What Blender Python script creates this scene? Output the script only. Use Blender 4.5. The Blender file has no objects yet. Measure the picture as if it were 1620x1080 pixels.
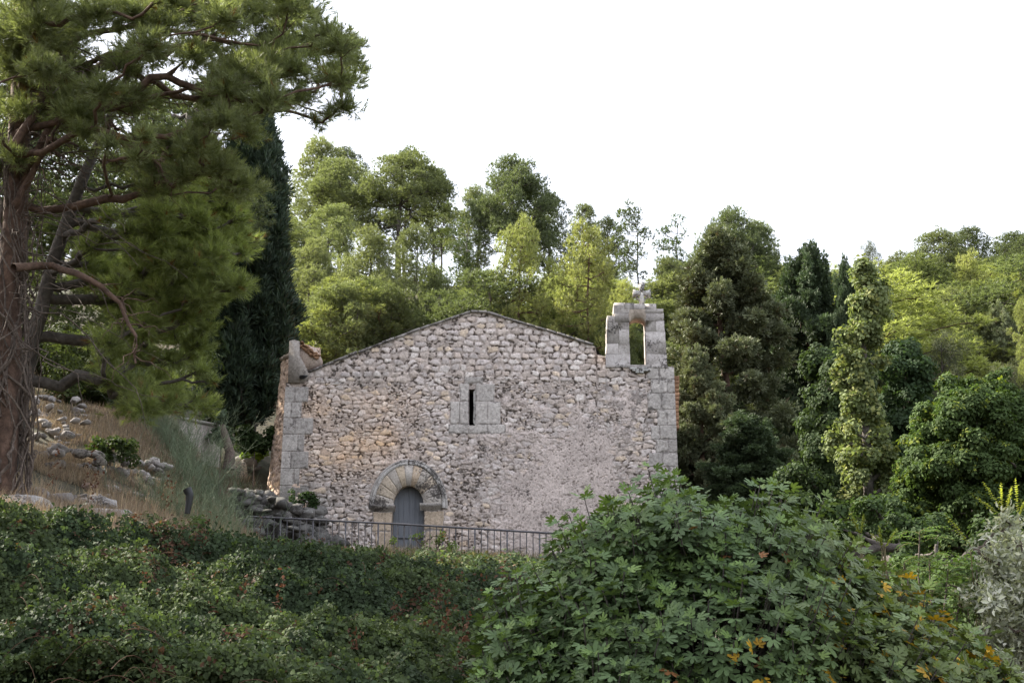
import bpy, math, random
import numpy as np
from mathutils import Vector
R = math.radians
scene = bpy.context.scene
col = scene.collection
random.seed(7)

# ------------------------------------------------------------------ camera
PITCH = R(15.0); CAMZ = 1.6; FPX = 2250.0
cd = bpy.data.cameras.new('camera'); cam = bpy.data.objects.new('camera', cd); col.objects.link(cam)
cam.location = (0, 0, CAMZ); cam.rotation_euler = (R(90) + PITCH, 0, 0)
cd.sensor_width = 36; cd.lens = 50; cd.clip_start = .1; cd.clip_end = 3000
scene.camera = cam

# ------------------------------------------------------------------ light
SUN_AZ, SUN_EL = 62.0, 40.0            # to the left of the view direction, behind the wood
sd = Vector((-math.sin(R(SUN_AZ)) * math.cos(R(SUN_EL)), math.cos(R(SUN_AZ)) * math.cos(R(SUN_EL)), math.sin(R(SUN_EL))))
ld = bpy.data.lights.new('sun', 'SUN'); ld.energy = 5.0; ld.angle = R(.6); ld.color = (1, .93, .8)
lo = bpy.data.objects.new('sun', ld); col.objects.link(lo); lo.rotation_euler = sd.to_track_quat('Z', 'Y').to_euler()
w = bpy.data.worlds.new("World"); scene.world = w; w.use_nodes = True
nt = w.node_tree; bg = nt.nodes['Background']
sky = nt.nodes.new('ShaderNodeTexSky'); sky.sky_type = 'NISHITA'; sky.sun_disc = False
sky.sun_elevation = R(SUN_EL); sky.sun_rotation = R(-SUN_AZ); sky.dust_density = 4.0; sky.air_density = 1.0; sky.ozone_density = 1.2
mx = nt.nodes.new('ShaderNodeMix'); mx.data_type = 'RGBA'; mx.inputs[0].default_value = .62
nt.links.new(sky.outputs[0], mx.inputs[6]); mx.inputs[7].default_value = (6.6, 6.7, 7.1, 1)   # thin bright cloud over the sky
nt.links.new(mx.outputs[2], bg.inputs[0]); bg.inputs[1].default_value = .115
scene.view_settings.view_transform = 'Standard'; scene.view_settings.look = 'None'
scene.view_settings.exposure = 1.65; scene.view_settings.gamma = 1
scene.view_settings.use_curve_mapping = False
cy = scene.cycles
cy.max_bounces = 6; cy.diffuse_bounces = 4; cy.glossy_bounces = 2; cy.transmission_bounces = 3; cy.transparent_max_bounces = 6
cy.use_denoising = True; cy.use_adaptive_sampling = False; cy.sample_clamp_indirect = 2; cy.caustics_reflective = False; cy.caustics_refractive = False

# ------------------------------------------------------------------ helpers
def P(px, py, Y):
    """world point seen at photo pixel (px,py) at depth Y metres along the ground"""
    a = (px - 810) / FPX; b = (540 - py) / FPX
    dy = math.cos(PITCH) - b * math.sin(PITCH); dz = math.sin(PITCH) + b * math.cos(PITCH)
    t = Y / dy
    return np.array([a * t, Y, CAMZ + t * dz])
def PX(px, py, Y): return P(px, py, Y)[0]
def tag(o, label=None, cat=None, group=None, kind=None):
    if label: o['label'] = label
    if cat: o['category'] = cat
    if group: o['group'] = group
    if kind: o['kind'] = kind
    return o
def empty(name, loc=(0, 0, 0), **k):
    o = bpy.data.objects.new(name, None); col.objects.link(o); o.location = loc; o.empty_display_size = .3
    return tag(o, **k)
def mesh_np(name, V, faces, mat, parent=None, C=None, smooth=False, loc=None):
    """V (n,3); faces: list of (m,k) int arrays; C (n,3) colours"""
    V = np.asarray(V, np.float32)
    if loc is not None: V = V - np.asarray(loc, np.float32)
    me = bpy.data.meshes.new(name)
    if not isinstance(faces, list): faces = [faces]
    faces = [np.asarray(f, np.int32) for f in faces if len(f)]
    me.vertices.add(len(V)); me.vertices.foreach_set('co', V.ravel())
    nl = sum(f.size for f in faces); npoly = sum(len(f) for f in faces)
    me.loops.add(nl); me.polygons.add(npoly)
    me.loops.foreach_set('vertex_index', np.concatenate([f.ravel() for f in faces]))
    starts = []; s = 0
    for f in faces:
        starts.append(s + np.arange(len(f)) * f.shape[1]); s += f.size
    me.polygons.foreach_set('loop_start', np.concatenate(starts).astype(np.int32))
    if C is not None:
        at = me.color_attributes.new('Col', 'FLOAT_COLOR', 'POINT')
        C4 = np.ones((len(V), 4), np.float32); C4[:, :3] = C
        at.data.foreach_set('color', C4.ravel())
    if smooth: me.polygons.foreach_set('use_smooth', np.ones(npoly, bool))
    me.update(calc_edges=True); me.validate()
    if mat is not None: me.materials.append(mat)
    o = bpy.data.objects.new(name, me); col.objects.link(o)
    if parent is not None: o.parent = parent
    if loc is not None and parent is None: o.location = loc
    return o
class MB:
    """collects pieces of one mesh"""
    def __init__(s): s.V = []; s.F = {}; s.C = []; s.n = 0
    def add(s, V, F, C=None):
        V = np.asarray(V, float)
        for f in (F if isinstance(F, list) else [F]):
            f = np.asarray(f, int)
            if len(f): s.F.setdefault(f.shape[1], []).append(f + s.n)
        s.V.append(V); s.n += len(V)
        c = np.ones((len(V), 3)) * .5 if C is None else np.broadcast_to(np.asarray(C, float), (len(V), 3))
        s.C.append(c); return s
    def build(s, name, mat, parent=None, smooth=False, loc=None):
        return mesh_np(name, np.concatenate(s.V), [np.concatenate(f) for f in s.F.values()], mat, parent, np.concatenate(s.C), smooth, loc)
def tube(pts, rad, sides=6):
    pts = np.asarray(pts, float); n = len(pts); rad = np.broadcast_to(np.asarray(rad, float), (n,))
    T = np.gradient(pts, axis=0); T /= np.linalg.norm(T, axis=1)[:, None] + 1e-9
    up = np.array([0, 0, 1.]) if abs(T[0, 2]) < .9 else np.array([1., 0, 0])
    A = np.cross(T, up); A /= np.linalg.norm(A, axis=1)[:, None] + 1e-9; B = np.cross(T, A)
    a = np.arange(sides) * 2 * math.pi / sides
    V = pts[:, None] + rad[:, None, None] * (np.cos(a)[None, :, None] * A[:, None] + np.sin(a)[None, :, None] * B[:, None])
    i = np.arange(n - 1)[:, None] * sides; j = np.arange(sides)[None]; j2 = (j + 1) % sides
    F = np.stack([i + j, i + j2, i + sides + j2, i + sides + j], -1).reshape(-1, 4)
    return V.reshape(-1, 3), F
def box(x0, x1, y0, y1, z0, z1):
    V = np.array([[x, y, z] for z in (z0, z1) for y in (y0, y1) for x in (x0, x1)], float)
    return V, np.array([[0, 2, 3, 1], [4, 5, 7, 6], [0, 1, 5, 4], [2, 6, 7, 3], [0, 4, 6, 2], [1, 3, 7, 5]])
def rock(rng, r, sub=9, flat=.75, cell=.35):
    """angular lumpy stone: sphere cut by random planes"""
    u = np.linspace(0, 2 * math.pi, sub * 2, endpoint=False); v = np.linspace(0, math.pi, sub + 1)[1:-1]
    d = np.array([[math.sin(b) * math.cos(a), math.sin(b) * math.sin(a), math.cos(b)] for b in v for a in u] + [[0, 0, 1], [0, 0, -1]])
    nrm = rng.normal(size=(11, 3)); nrm /= np.linalg.norm(nrm, axis=1)[:, None]; off = rng.uniform(.38, .66, 11)
    k = d @ nrm.T; rr = np.min(np.where(k > .05, off / np.maximum(k, .05), 9), axis=1); rr = np.minimum(rr, .98) * 1.4
    rr = rr * (1 + .035 * rng.normal(size=len(d)))
    V = d * rr[:, None] * np.asarray(r)
    n = sub * 2; F = []
    for i in range(sub - 2):
        for j in range(n): F.append((i * n + j, i * n + n + j, i * n + n + (j + 1) % n, i * n + (j + 1) % n))
    T = [(len(d) - 2, j, (j + 1) % n) for j in range(n)] + [(len(d) - 1, (sub - 2) * n + (j + 1) % n, (sub - 2) * n + j) for j in range(n)]
    return V, [np.array(F), np.array(T)]
def vnoise(x, y, seed=0):
    """smooth value noise, vectorised, range 0..1"""
    xi = np.floor(x).astype(np.int64); yi = np.floor(y).astype(np.int64); fx = x - xi; fy = y - yi
    fx = fx * fx * (3 - 2 * fx); fy = fy * fy * (3 - 2 * fy)
    def h(a, b): return hash01(a, b, seed)
    return (h(xi, yi) * (1 - fx) + h(xi + 1, yi) * fx) * (1 - fy) + (h(xi, yi + 1) * (1 - fx) + h(xi + 1, yi + 1) * fx) * fy
def hash01(a, b, seed=0):
    n = (a * 374761393 + b * 668265263 + seed * 974634777) & 0xffffffff
    n = ((n ^ (n >> 13)) * 1274126177) & 0xffffffff
    return ((n ^ (n >> 16)) & 0xffffff) / float(0xffffff)
def fbm(x, y, seed=0, oc=4):
    s = 0; a = .5
    for o in range(oc): s = s + a * vnoise(x * 2 ** o, y * 2 ** o, seed + o); a *= .5
    return s / (1 - .5 ** oc)
def sstep(a, b, x): t = np.clip((x - a) / (b - a), 0, 1); return t * t * (3 - 2 * t)

# ------------------------------------------------------------------ materials
def new_mat(name):
    m = bpy.data.materials.new(name); m.use_nodes = True; n = m.node_tree.nodes
    return m, m.node_tree, n['Principled BSDF']
def N(nt, t, **k):
    n = nt.nodes.new(t)
    for a, b in k.items(): setattr(n, a, b)
    return n
def noise(nt, scale, detail=6, rough=.6, obj=True):
    n = N(nt, 'ShaderNodeTexNoise'); n.inputs['Scale'].default_value = scale; n.inputs['Detail'].default_value = detail
    n.inputs['Roughness'].default_value = rough
    tc = N(nt, 'ShaderNodeTexCoord'); nt.links.new(tc.outputs['Object'], n.inputs['Vector']); return n
def ramp(nt, src, stops):
    r = N(nt, 'ShaderNodeValToRGB'); e = r.color_ramp.elements
    while len(e) < len(stops): e.new(.5)
    for i, (p, c) in enumerate(stops): e[i].position = p; e[i].color = (*c, 1) if len(c) == 3 else c
    nt.links.new(src, r.inputs[0]); return r
def mixc(nt, fac, a, b, mode='MIX'):
    m = N(nt, 'ShaderNodeMix', data_type='RGBA', blend_type=mode)
    for s, v in ((0, fac), (6, a), (7, b)):
        if isinstance(v, (int, float)): m.inputs[s].default_value = v
        elif isinstance(v, tuple): m.inputs[s].default_value = (*v, 1)
        else: nt.links.new(v, m.inputs[s])
    return m.outputs[2]
def bump(nt, src, strength, dist, bs):
    b = N(nt, 'ShaderNodeBump'); b.inputs['Strength'].default_value = strength; b.inputs['Distance'].default_value = dist
    nt.links.new(src, b.inputs['Height']); nt.links.new(b.outputs[0], bs.inputs['Normal'])
def foliage_mat(name, trans=.4, rough=.55, spec=.3, tcol=(1.15, 1.25, .6), var=.18):
    m, nt, bs = new_mat(name)
    at = N(nt, 'ShaderNodeAttribute', attribute_name='Col'); oi = N(nt, 'ShaderNodeObjectInfo')
    hs = N(nt, 'ShaderNodeHueSaturation'); nt.links.new(at.outputs['Color'], hs.inputs['Color'])
    mr = N(nt, 'ShaderNodeMapRange'); nt.links.new(oi.outputs['Random'], mr.inputs[0])
    mr.inputs[3].default_value = 1 - var; mr.inputs[4].default_value = 1 + var; nt.links.new(mr.outputs[0], hs.inputs['Value'])
    nt.links.new(hs.outputs[0], bs.inputs['Base Color'])
    bs.inputs['Roughness'].default_value = rough; bs.inputs['Specular IOR Level'].default_value = spec
    tr = N(nt, 'ShaderNodeBsdfTranslucent'); nt.links.new(mixc(nt, 1.0, hs.outputs[0], tcol, 'MULTIPLY'), tr.inputs[0])
    ms = N(nt, 'ShaderNodeMixShader'); ms.inputs[0].default_value = trans
    nt.links.new(bs.outputs[0], ms.inputs[1]); nt.links.new(tr.outputs[0], ms.inputs[2])
    nt.links.new(ms.outputs[0], nt.nodes['Material Output'].inputs[0]); return m
def bark_mat(name, c1, c2, sc=6):
    m, nt, bs = new_mat(name); n = noise(nt, sc, 8, .7)
    n2 = noise(nt, sc * .25, 3)
    c = ramp(nt, n.outputs[0], [(.3, c1), (.7, c2)]); c2_ = ramp(nt, n2.outputs[0], [(.35, (.65, .62, .6)), (.7, (1.1, 1.1, 1.1))])
    nt.links.new(mixc(nt, 1.0, c.outputs[0], c2_.outputs[0], 'MULTIPLY'), bs.inputs['Base Color'])
    bs.inputs['Roughness'].default_value = .9; bump(nt, n.outputs[0], .9, .04, bs); return m
def stone_mat(name, lichen=.5, fine=14):
    """colour from the mesh attribute, mottled, with dark lichen crusts and pale lichen spots"""
    m, nt, bs = new_mat(name); at = N(nt, 'ShaderNodeAttribute', attribute_name='Col')
    n1 = noise(nt, fine, 8, .75); n2 = noise(nt, 1.1, 5, .6); n3 = noise(nt, 15, 6, .8)
    c = mixc(nt, 1.0, at.outputs['Color'], ramp(nt, n1.outputs[0], [(.28, (.5, .47, .45)), (.5, (.95, .95, .95)), (.72, (1.3, 1.3, 1.3))]).outputs[0], 'MULTIPLY')
    # dark crust where the broad and the fine noise are both high
    mm = N(nt, 'ShaderNodeMath', operation='MULTIPLY'); nt.links.new(n2.outputs[0], mm.inputs[0]); nt.links.new(n3.outputs[0], mm.inputs[1])
    k = ramp(nt, mm.outputs[0], [(.30 - .07 * (lichen - .5), (0, 0, 0)), (.345 - .07 * (lichen - .5), (.9, .9, .9))])
    c = mixc(nt, k.outputs[0], c, (.06, .052, .05))
    vo = N(nt, 'ShaderNodeTexVoronoi'); vo.inputs['Scale'].default_value = 6.5; tc = N(nt, 'ShaderNodeTexCoord'); nt.links.new(tc.outputs['Object'], vo.inputs['Vector'])
    k2 = ramp(nt, vo.outputs['Distance'], [(.10, (.55, .55, .55)), (.17, (0, 0, 0))]); c = mixc(nt, k2.outputs[0], c, (.5, .48, .45))
    nt.links.new(c, bs.inputs['Base Color']); bs.inputs['Roughness'].default_value = .95; bs.inputs['Specular IOR Level'].default_value = .15
    bump(nt, n1.outputs[0], .7, .02, bs); return m
M = {}
M['masonry'] = stone_mat('rubble_masonry', -.1)
M['ashlar'] = stone_mat('lichened_ashlar', .95)
M['rock'] = stone_mat('field_stone', .8, 9)
M['pine'] = foliage_mat('pine_needles', .45, .5, .3)
M['leaf'] = foliage_mat('broad_leaves', .3, .65, .09)
M['fig'] = foliage_mat('fig_leaves', .22, .55, .25, (1.2, 1.2, .5))
M['conifer'] = foliage_mat('conifer_sprays', .15, .6, .25)
M['dry'] = foliage_mat('dry_grass', .3, .7, .2, (1, .9, .7))
M['bark_red'] = bark_mat('red_pine_bark', (.06, .035, .025), (.20, .125, .09), 9)
M['bark_grey'] = bark_mat('grey_bark', (.05, .042, .038), (.16, .14, .125), 9)
M['stem'] = bark_mat('dry_stem', (.075, .055, .045), (.22, .175, .145), 20)
m, t_, bs = new_mat('grey_painted_wood'); n = noise(t_, 3, 6); M['door'] = m
mp = N(t_, 'ShaderNodeMapping'); mp.inputs['Scale'].default_value = (14, 14, .6); tc = N(t_, 'ShaderNodeTexCoord'); t_.links.new(tc.outputs['Object'], mp.inputs[0]); t_.links.new(mp.outputs[0], n.inputs['Vector'])
t_.links.new(ramp(t_, n.outputs[0], [(.3, (.105, .115, .135)), (.7, (.19, .20, .225))]).outputs[0], bs.inputs['Base Color']); bs.inputs['Roughness'].default_value = .7
bump(t_, n.outputs[0], .3, .01, bs)
m, t_, bs = new_mat('galvanised_rail'); n = noise(t_, 12, 5); M['rail'] = m
t_.links.new(ramp(t_, n.outputs[0], [(.35, (.075, .07, .078)), (.7, (.15, .145, .155))]).outputs[0], bs.inputs['Base Color']); bs.inputs['Roughness'].default_value = .55; bs.inputs['Metallic'].default_value = .35
m, t_, bs = new_mat('old_terracotta'); n = noise(t_, 9, 6); M['tile'] = m
t_.links.new(ramp(t_, n.outputs[0], [(.3, (.16, .09, .05)), (.7, (.38, .22, .13))]).outputs[0], bs.inputs['Base Color']); bs.inputs['Roughness'].default_value = .9
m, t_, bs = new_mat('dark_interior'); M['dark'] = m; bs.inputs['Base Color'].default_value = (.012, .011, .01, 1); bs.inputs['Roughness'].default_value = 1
m, t_, bs = new_mat('black_plastic'); M['black'] = m; bs.inputs['Base Color'].default_value = (.012, .012, .013, 1); bs.inputs['Roughness'].default_value = .5
m, t_, bs = new_mat('soil_and_litter'); M['soil'] = m; n = noise(t_, 1.2, 9, .75); n2 = noise(t_, .12, 4)
a = ramp(t_, n.outputs[0], [(.3, (.035, .026, .018)), (.7, (.15, .11, .075))]); b = ramp(t_, n.outputs[0], [(.3, (.025, .03, .014)), (.7, (.08, .08, .04))])
t_.links.new(mixc(t_, ramp(t_, n2.outputs[0], [(.4, (0, 0, 0)), (.6, (1, 1, 1))]).outputs[0], a.outputs[0], b.outputs[0]), bs.inputs['Base Color']); bs.inputs['Roughness'].default_value = 1
bump(t_, n.outputs[0], .8, .15, bs)

# ------------------------------------------------------------------ terrain
ctrl = [tuple(P(*p)) for p in [
    (100, 1085, 16), (400, 1085, 16.5), (100, 850, 20.5), (-250, 800, 20), (250, 862, 22), (400, 910, 27), (440, 905, 31), (350, 868, 28), (360, 850, 33), (440, 885, 36),
    (100, 735, 28), (-100, 700, 28), (100, 655, 34), (250, 690, 34), (-150, 600, 36), (300, 785, 35), (310, 715, 42), (400, 742, 48), (370, 818, 45.5), (370, 868, 41.5), (405, 872, 43.8), (450, 878, 43.9), (500, 880, 43.9), (150, 610, 42),
    (350, 700, 50), (300, 660, 52), (600, 945, 26)]]
ctrl += [(-8.2, 46.6, 8.0), (-4.5, 44, 6.5), (-3.8, 46, 6.6), (0, 45.5, 6.5), (0, 42.5, 6.1), (-3, 42, 6.2), (5.4, 46, 5.9), (-5.5, 42, 6.25), (-4, 36, 5.4), (0, 36, 5.2), (0, 28, 3.9), (-1, 15, 1.6), (2, 15, .6), (5, 20, 1.2), (5, 30, 3.2), (6, 40, 5),
    (10, 36, 3.0), (10, 25, 1.4), (14, 40, 4.2), (18, 30, 3), (0, 0, 0), (-8, 5, .5), (8, 5, -.2), (-8, 12, 1.8), (0, 8, .6), (-16, 22, 8), (-16, 10, 4),
    (-9, 60, 13), (0, 60, 11), (8, 60, 10.5), (18, 60, 10), (30, 60, 11), (-25, 60, 19), (-25, 40, 14),
    (-25, 90, 29), (0, 80, 23.5), (0, 95, 30), (0, 110, 33), (-25, 110, 38), (15, 80, 19), (15, 100, 25), (30, 80, 21), (30, 100, 30), (45, 110, 33), (60, 90, 26), (40, 60, 12), (40, 30, 4),
    (0, 150, 33), (-60, 150, 40), (60, 150, 36), (-60, 60, 26), (-60, 10, 14), (60, 10, 2), (0, -40, -3), (-60, -60, 0), (60, -60, -6), (0, 300, 36), (-200, 300, 45), (200, 300, 42), (-300, 0, 20), (300, 0, 6), (0, -300, -10), (300, -300, -10), (-300, -300, 0)]
ctrl = np.array(ctrl, float); cxy = ctrl[:, :2] / 50
def _U(r): return np.where(r > 0, r * r * np.log(np.maximum(r, 1e-9)), 0)
K = _U(np.linalg.norm(cxy[:, None] - cxy[None], axis=2)) + np.eye(len(ctrl)) * 1e-4
A_ = np.zeros((len(ctrl) + 3,) * 2); A_[:-3, :-3] = K; A_[:-3, -3] = 1; A_[:-3, -2:] = cxy; A_[-3, :-3] = 1; A_[-2:, :-3] = cxy.T
Wt = np.linalg.solve(A_, np.concatenate([ctrl[:, 2], [0, 0, 0]]))
def H(x, y, rough=True):
    x = np.atleast_1d(np.asarray(x, float)); y = np.atleast_1d(np.asarray(y, float)); out = np.zeros(x.shape)
    q = np.stack([x.ravel(), y.ravel()], 1) / 50; o = []
    for i in range(0, len(q), 20000):
        c = q[i:i + 20000]; o.append(_U(np.linalg.norm(c[:, None] - cxy[None], axis=2)) @ Wt[:-3] + Wt[-3] + c @ Wt[-2:])
    z = np.concatenate(o).reshape(x.shape)
    w_ = sstep(40.6, 42, y) * (1 - sstep(45.0, 46.2, y)) * sstep(-9.4, -8.6, x) * (1 - sstep(-4.6, -3.6, x)); z = z - w_ * np.maximum(z - 6.25, 0)      # cutting where the steps and the railing run
    if rough: z = z + .12 * (fbm(x * .9, y * .9, 5) - .5)
    return z
def H1(x, y): return float(H(x, y)[0])
g = np.concatenate([-np.geomspace(900, 46, 26), np.arange(-45, 45.1, .45), np.geomspace(46, 900, 26)])
gy = np.concatenate([-np.geomspace(900, 6, 26), np.arange(-5, 115, .45), np.geomspace(116, 1000, 26)])
GX, GY = np.meshgrid(g, gy); GZ = H(GX, GY)
far = sstep(250, 700, np.hypot(GX, GY)); GZ = GZ * (1 - far) + 10 * far
idx = np.arange(GX.size).reshape(GX.shape)
Fq = np.stack([idx[:-1, :-1], idx[:-1, 1:], idx[1:, 1:], idx[1:, :-1]], -1).reshape(-1, 4)
tag(mesh_np('ground', np.stack([GX.ravel(), GY.ravel(), GZ.ravel()], 1), Fq, M['soil'], smooth=True), kind='structure')
# ------------------------------------------------------------------ chapel
YF = 46.0
rng = np.random.default_rng(3)
chapel = empty('chapel', tuple(P(757, 800, 52)), label='old grey rubble stone chapel with a small bell gable and arched grey door', cat='chapel')
def pm(o):
    """parent to the chapel keeping place"""
    o.parent = chapel; o.location = tuple(-np.array(chapel.location)) ; return o
def vor(u, v, rh, cw, ju, jv, seed, pn=2.6):
    """jittered course Voronoi: edge distance (m), stone id hash"""
    row = v / rh; best1 = np.full(u.shape, 9e9); best2 = best1.copy(); bid = np.zeros(u.shape)
    r0 = np.floor(row).astype(np.int64)
    for dr in (-1, 0, 1):
        rr = r0 + dr; off = hash01(rr, rr * 0 + 11, seed) ; wrow = cw * (.8 + .5 * hash01(rr, rr * 0 + 5, seed)); cu = u / wrow + off * 7
        c0 = np.floor(cu).astype(np.int64)
        for dc in (-1, 0, 1):
            cc = c0 + dc
            su = (cc + .5 + (hash01(cc, rr, seed + 1) - .5) * ju - off * 7) * wrow; sv = (rr + .5 + (hash01(cc, rr, seed + 2) - .5) * jv) * rh
            wgt = 1 + .35 * (hash01(cc, rr, seed + 3) - .5)
            d = ((np.abs(u - su) * (rh / cw)) ** pn + np.abs(v - sv) ** pn) ** (1 / pn) * wgt; h = hash01(cc, rr, seed + 4)
            nb = d < best1
            best2 = np.where(nb, best1, np.minimum(best2, d)); bid = np.where(nb, h, bid); best1 = np.where(nb, d, best1)
    return (best2 - best1) * .5, bid
STONES = np.array([(.46, .435, .43), (.50, .475, .47), (.43, .405, .405), (.46, .42, .395), (.54, .52, .51), (.44, .40, .375), (.50, .47, .46), (.41, .385, .38), (.53, .46, .38), (.45, .40, .37)])
MORTAR = np.array((.41, .37, .35))
def stone_surface(u, v, upper, plaster, ochre, seed=0):
    """returns outward relief (m) and colour"""
    wu = u + .10 * (fbm(u * 3, v * 3, 31 + seed) - .5) + .05 * (fbm(u * 10, v * 10, 33 + seed) - .5); wv = v + .14 * (fbm(u * 2.2, v * 2.2, 32 + seed) - .5) + .05 * (fbm(u * 10, v * 10, 34 + seed) - .5)
    e1, i1 = vor(wu, wv, .205, .33, .95, .35, 10 + seed, 3.6); e2, i2 = vor(wu, wv, .155, .29, 1.0, .8, 20 + seed)
    e3, i3 = vor(wu, wv, .085, .15, 1.0, .9, 50 + seed)
    small = fbm(u * 1.6, v * 1.6, 60 + seed) > .55
    e2 = np.where(small & ~upper, e3, e2); i2 = np.where(small & ~upper, i3, i2)
    e = np.where(upper, e1, e2); i = np.where(upper, i1, i2)
    gap = np.where(upper, .012, .006) + .022 * fbm(u * 1.7, v * 1.7, 70 + seed)
    k = sstep(gap * .35, gap * 1.6, e)
    prot = .012 + .026 * ((i * 7.3) % 1)
    rel = k * prot * (.8 + .2 * sstep(0, .08, e)) + .012 * (fbm(u * 14, v * 14, 41) - .5)
    c = STONES[(i * 9.99).astype(int)] * (.92 + .36 * ((i * 13.7) % 1))[:, None]
    c = c * (.86 + .28 * fbm(u * 9, v * 9, 44))[:, None]
    mort = MORTAR * (.45 + .9 * fbm(u * 6, v * 6, 43))[:, None]
    holes = (e < gap * .75) & (fbm(u * 11, v * 12, 47) > .60); mort = np.where(holes[:, None], mort * .38, mort); rel = np.where(holes, rel - .05, rel)
    c = mort * (1 - k[:, None]) + c * k[:, None]
    pl = np.clip(plaster, 0, 1); pn = fbm(u * 5, v * 5, 45)
    pits = (fbm(u * 22, v * 22, 46) > .71) | (fbm(u * 8, v * 8, 146) > .74)
    smear = .24 * sstep(.40, .62, fbm(u * 1.3 + 9, v * 1.6, 71)) * ~upper; pl = pl + smear
    cover = sstep(.36, .60, pl + .5 * (pn - .5) - .35 * (k * ((i * 5.1) % 1)))
    prel = .045 + .01 * (pn - .5) + .006 * (fbm(u * 18, v * 18, 49) - .5) - .03 * pits
    pc = np.array((.49, .445, .43)) * (.82 + .36 * fbm(u * 2, v * 2, 48))[:, None]; pc = np.where(pits[:, None], pc * .66, pc)
    rel = rel * (1 - cover) + prel * cover; c = c * (1 - cover[:, None]) + pc * cover[:, None]
    c = c * (.72 + .56 * fbm(u * 28, v * 28, 147))[:, None] * (.92 + .3 * fbm(u * .7, v * .9, 148))[:, None] * (1.13, 1.06, 1.02)
    oc = np.clip(ochre * (.25 + .8 * fbm(u * 2.5, v * 2.5, 149)), 0, 1)[:, None]; c = c * (1 - oc) + c * np.array((1.22, .98, .72)) * oc
    return rel, c
# outline of the facade (from the photograph, on the facade plane)
def fx(px, py): return P(px, py, YF)[[0, 2]]
TOP = np.array([fx(452, 606), fx(478, 601), fx(488, 590), fx(530, 573), fx(600, 546), fx(680, 516), fx(740, 496), fx(757, 491), fx(778, 498), fx(860, 522), fx(942, 548), fx(944, 560), fx(957, 563), fx(960, 577), fx(1052, 578), fx(1066, 580)])
ZB = 5.6
bl = fx(438, 845); br = fx(1077, 830); tl = TOP[0]; tr = TOP[-1]
nx, nz = 640, 400
s = np.linspace(0, 1, nx); t = np.linspace(0, 1, nz); S, T = np.meshgrid(s, t)
xt = tl[0] + S * (tr[0] - tl[0]); zt = np.interp(xt, TOP[:, 0], TOP[:, 1]) + .05 * (vnoise(xt * 4, xt * 0, 9) - .5)
Z = ZB + T * (zt - ZB)
Xl = np.interp(Z, [ZB, tl[1]], [bl[0], tl[0]]); Xr = np.interp(Z, [ZB, tr[1]], [br[0], tr[0]])
q = np.clip((xt - tl[0]) / (tr[0] - tl[0]), 0, 1); X = Xl + q * (Xr - Xl)
u = X.ravel(); v = Z.ravel()
def near(px, py, rx, rz):
    c = fx(px, py); return np.exp(-(((u - c[0]) / rx) ** 2 + ((v - c[1]) / rz) ** 2))
zu = fx(757, 602)[1] + .25 * (fbm(u * .8, v * 0, 77) - .5) * 2
upper = v > zu
plaster = 1.0 * near(870, 800, 2.6, 1.7) + .75 * near(925, 700, 1.1, 1.1) + .55 * near(780, 690, 1.2, .5) + .5 * near(1000, 640, .7, .8) + .35 * near(650, 720, 1.4, .5) + .35 * near(850, 640, 1.5, .4)
ochre = .9 * near(560, 720, 1.5, .7) + .8 * near(600, 690, .9, .5) + .6 * near(600, 640, 1.4, .5) + .9 * near(955, 565, .35, .3) + .6 * near(500, 650, .7, .8) + .4 * near(700, 860, 1, 1)
rel, C = stone_surface(u, v, upper, plaster, ochre)
# dressed blocks: quoins, window surround, jambs, capping course
blocks = []
zq = [fx(460, y)[1] for y in (612, 636, 661, 687, 714, 741, 768, 795, 822, 850)]
for i in range(len(zq) - 1):
    wq = (.78, .58, .98, .72, .88, .62, .95, .7, .85)[i]; xl = float(np.interp(zq[i + 1], [ZB, tl[1]], [bl[0], tl[0]]))
    sp = (.32, .22, .38, .5, .3, .44, .4, .26, .36)[i]
    blocks += [(xl - .3, xl + sp, zq[i + 1], zq[i], 1.12), (xl + sp, xl + wq, zq[i + 1], zq[i], 1.05)]
zq = [fx(1060, y)[1] for y in (580, 600, 622, 648, 673, 695, 716, 738, 762, 790, 830)]
for i in range(len(zq) - 1):
    wq = (.9, .8, .92, .62, .85, .7, .95, .75, .9, .8)[i]; xr = float(np.interp(zq[i + 1], [ZB, tr[1]], [br[0], tr[0]]))
    sp = (.5, .25, .46, .3, .55, .28, .5, .3, .5, .4)[i]
    blocks += [(xr - sp, xr + .3, zq[i + 1], zq[i], 1.12), (xr - wq, xr - sp, zq[i + 1], zq[i], 1.08)]
for (a, b, c, d) in [(727, 742, 607, 635), (752, 783, 607, 635), (712, 727, 635, 671), (727, 742, 635, 671), (752, 771, 635, 671), (771, 792, 635, 671), (709, 741, 671, 686), (741, 771, 671, 686), (771, 800, 671, 686), (735, 764, 596, 607)]:
    p0 = fx(a, d); p1 = fx(b, c); blocks.append((p0[0], p1[0], p0[1], p1[1], 1.13))
for (a, b, c, d) in [(589, 621, 809, 840), (593, 621, 840, 880), (671, 703, 808, 838), (671, 696, 838, 885)]:
    p0 = fx(a, d); p1 = fx(b, c); blocks.append((p0[0], p1[0], p0[1], p1[1], 1.2))
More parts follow.
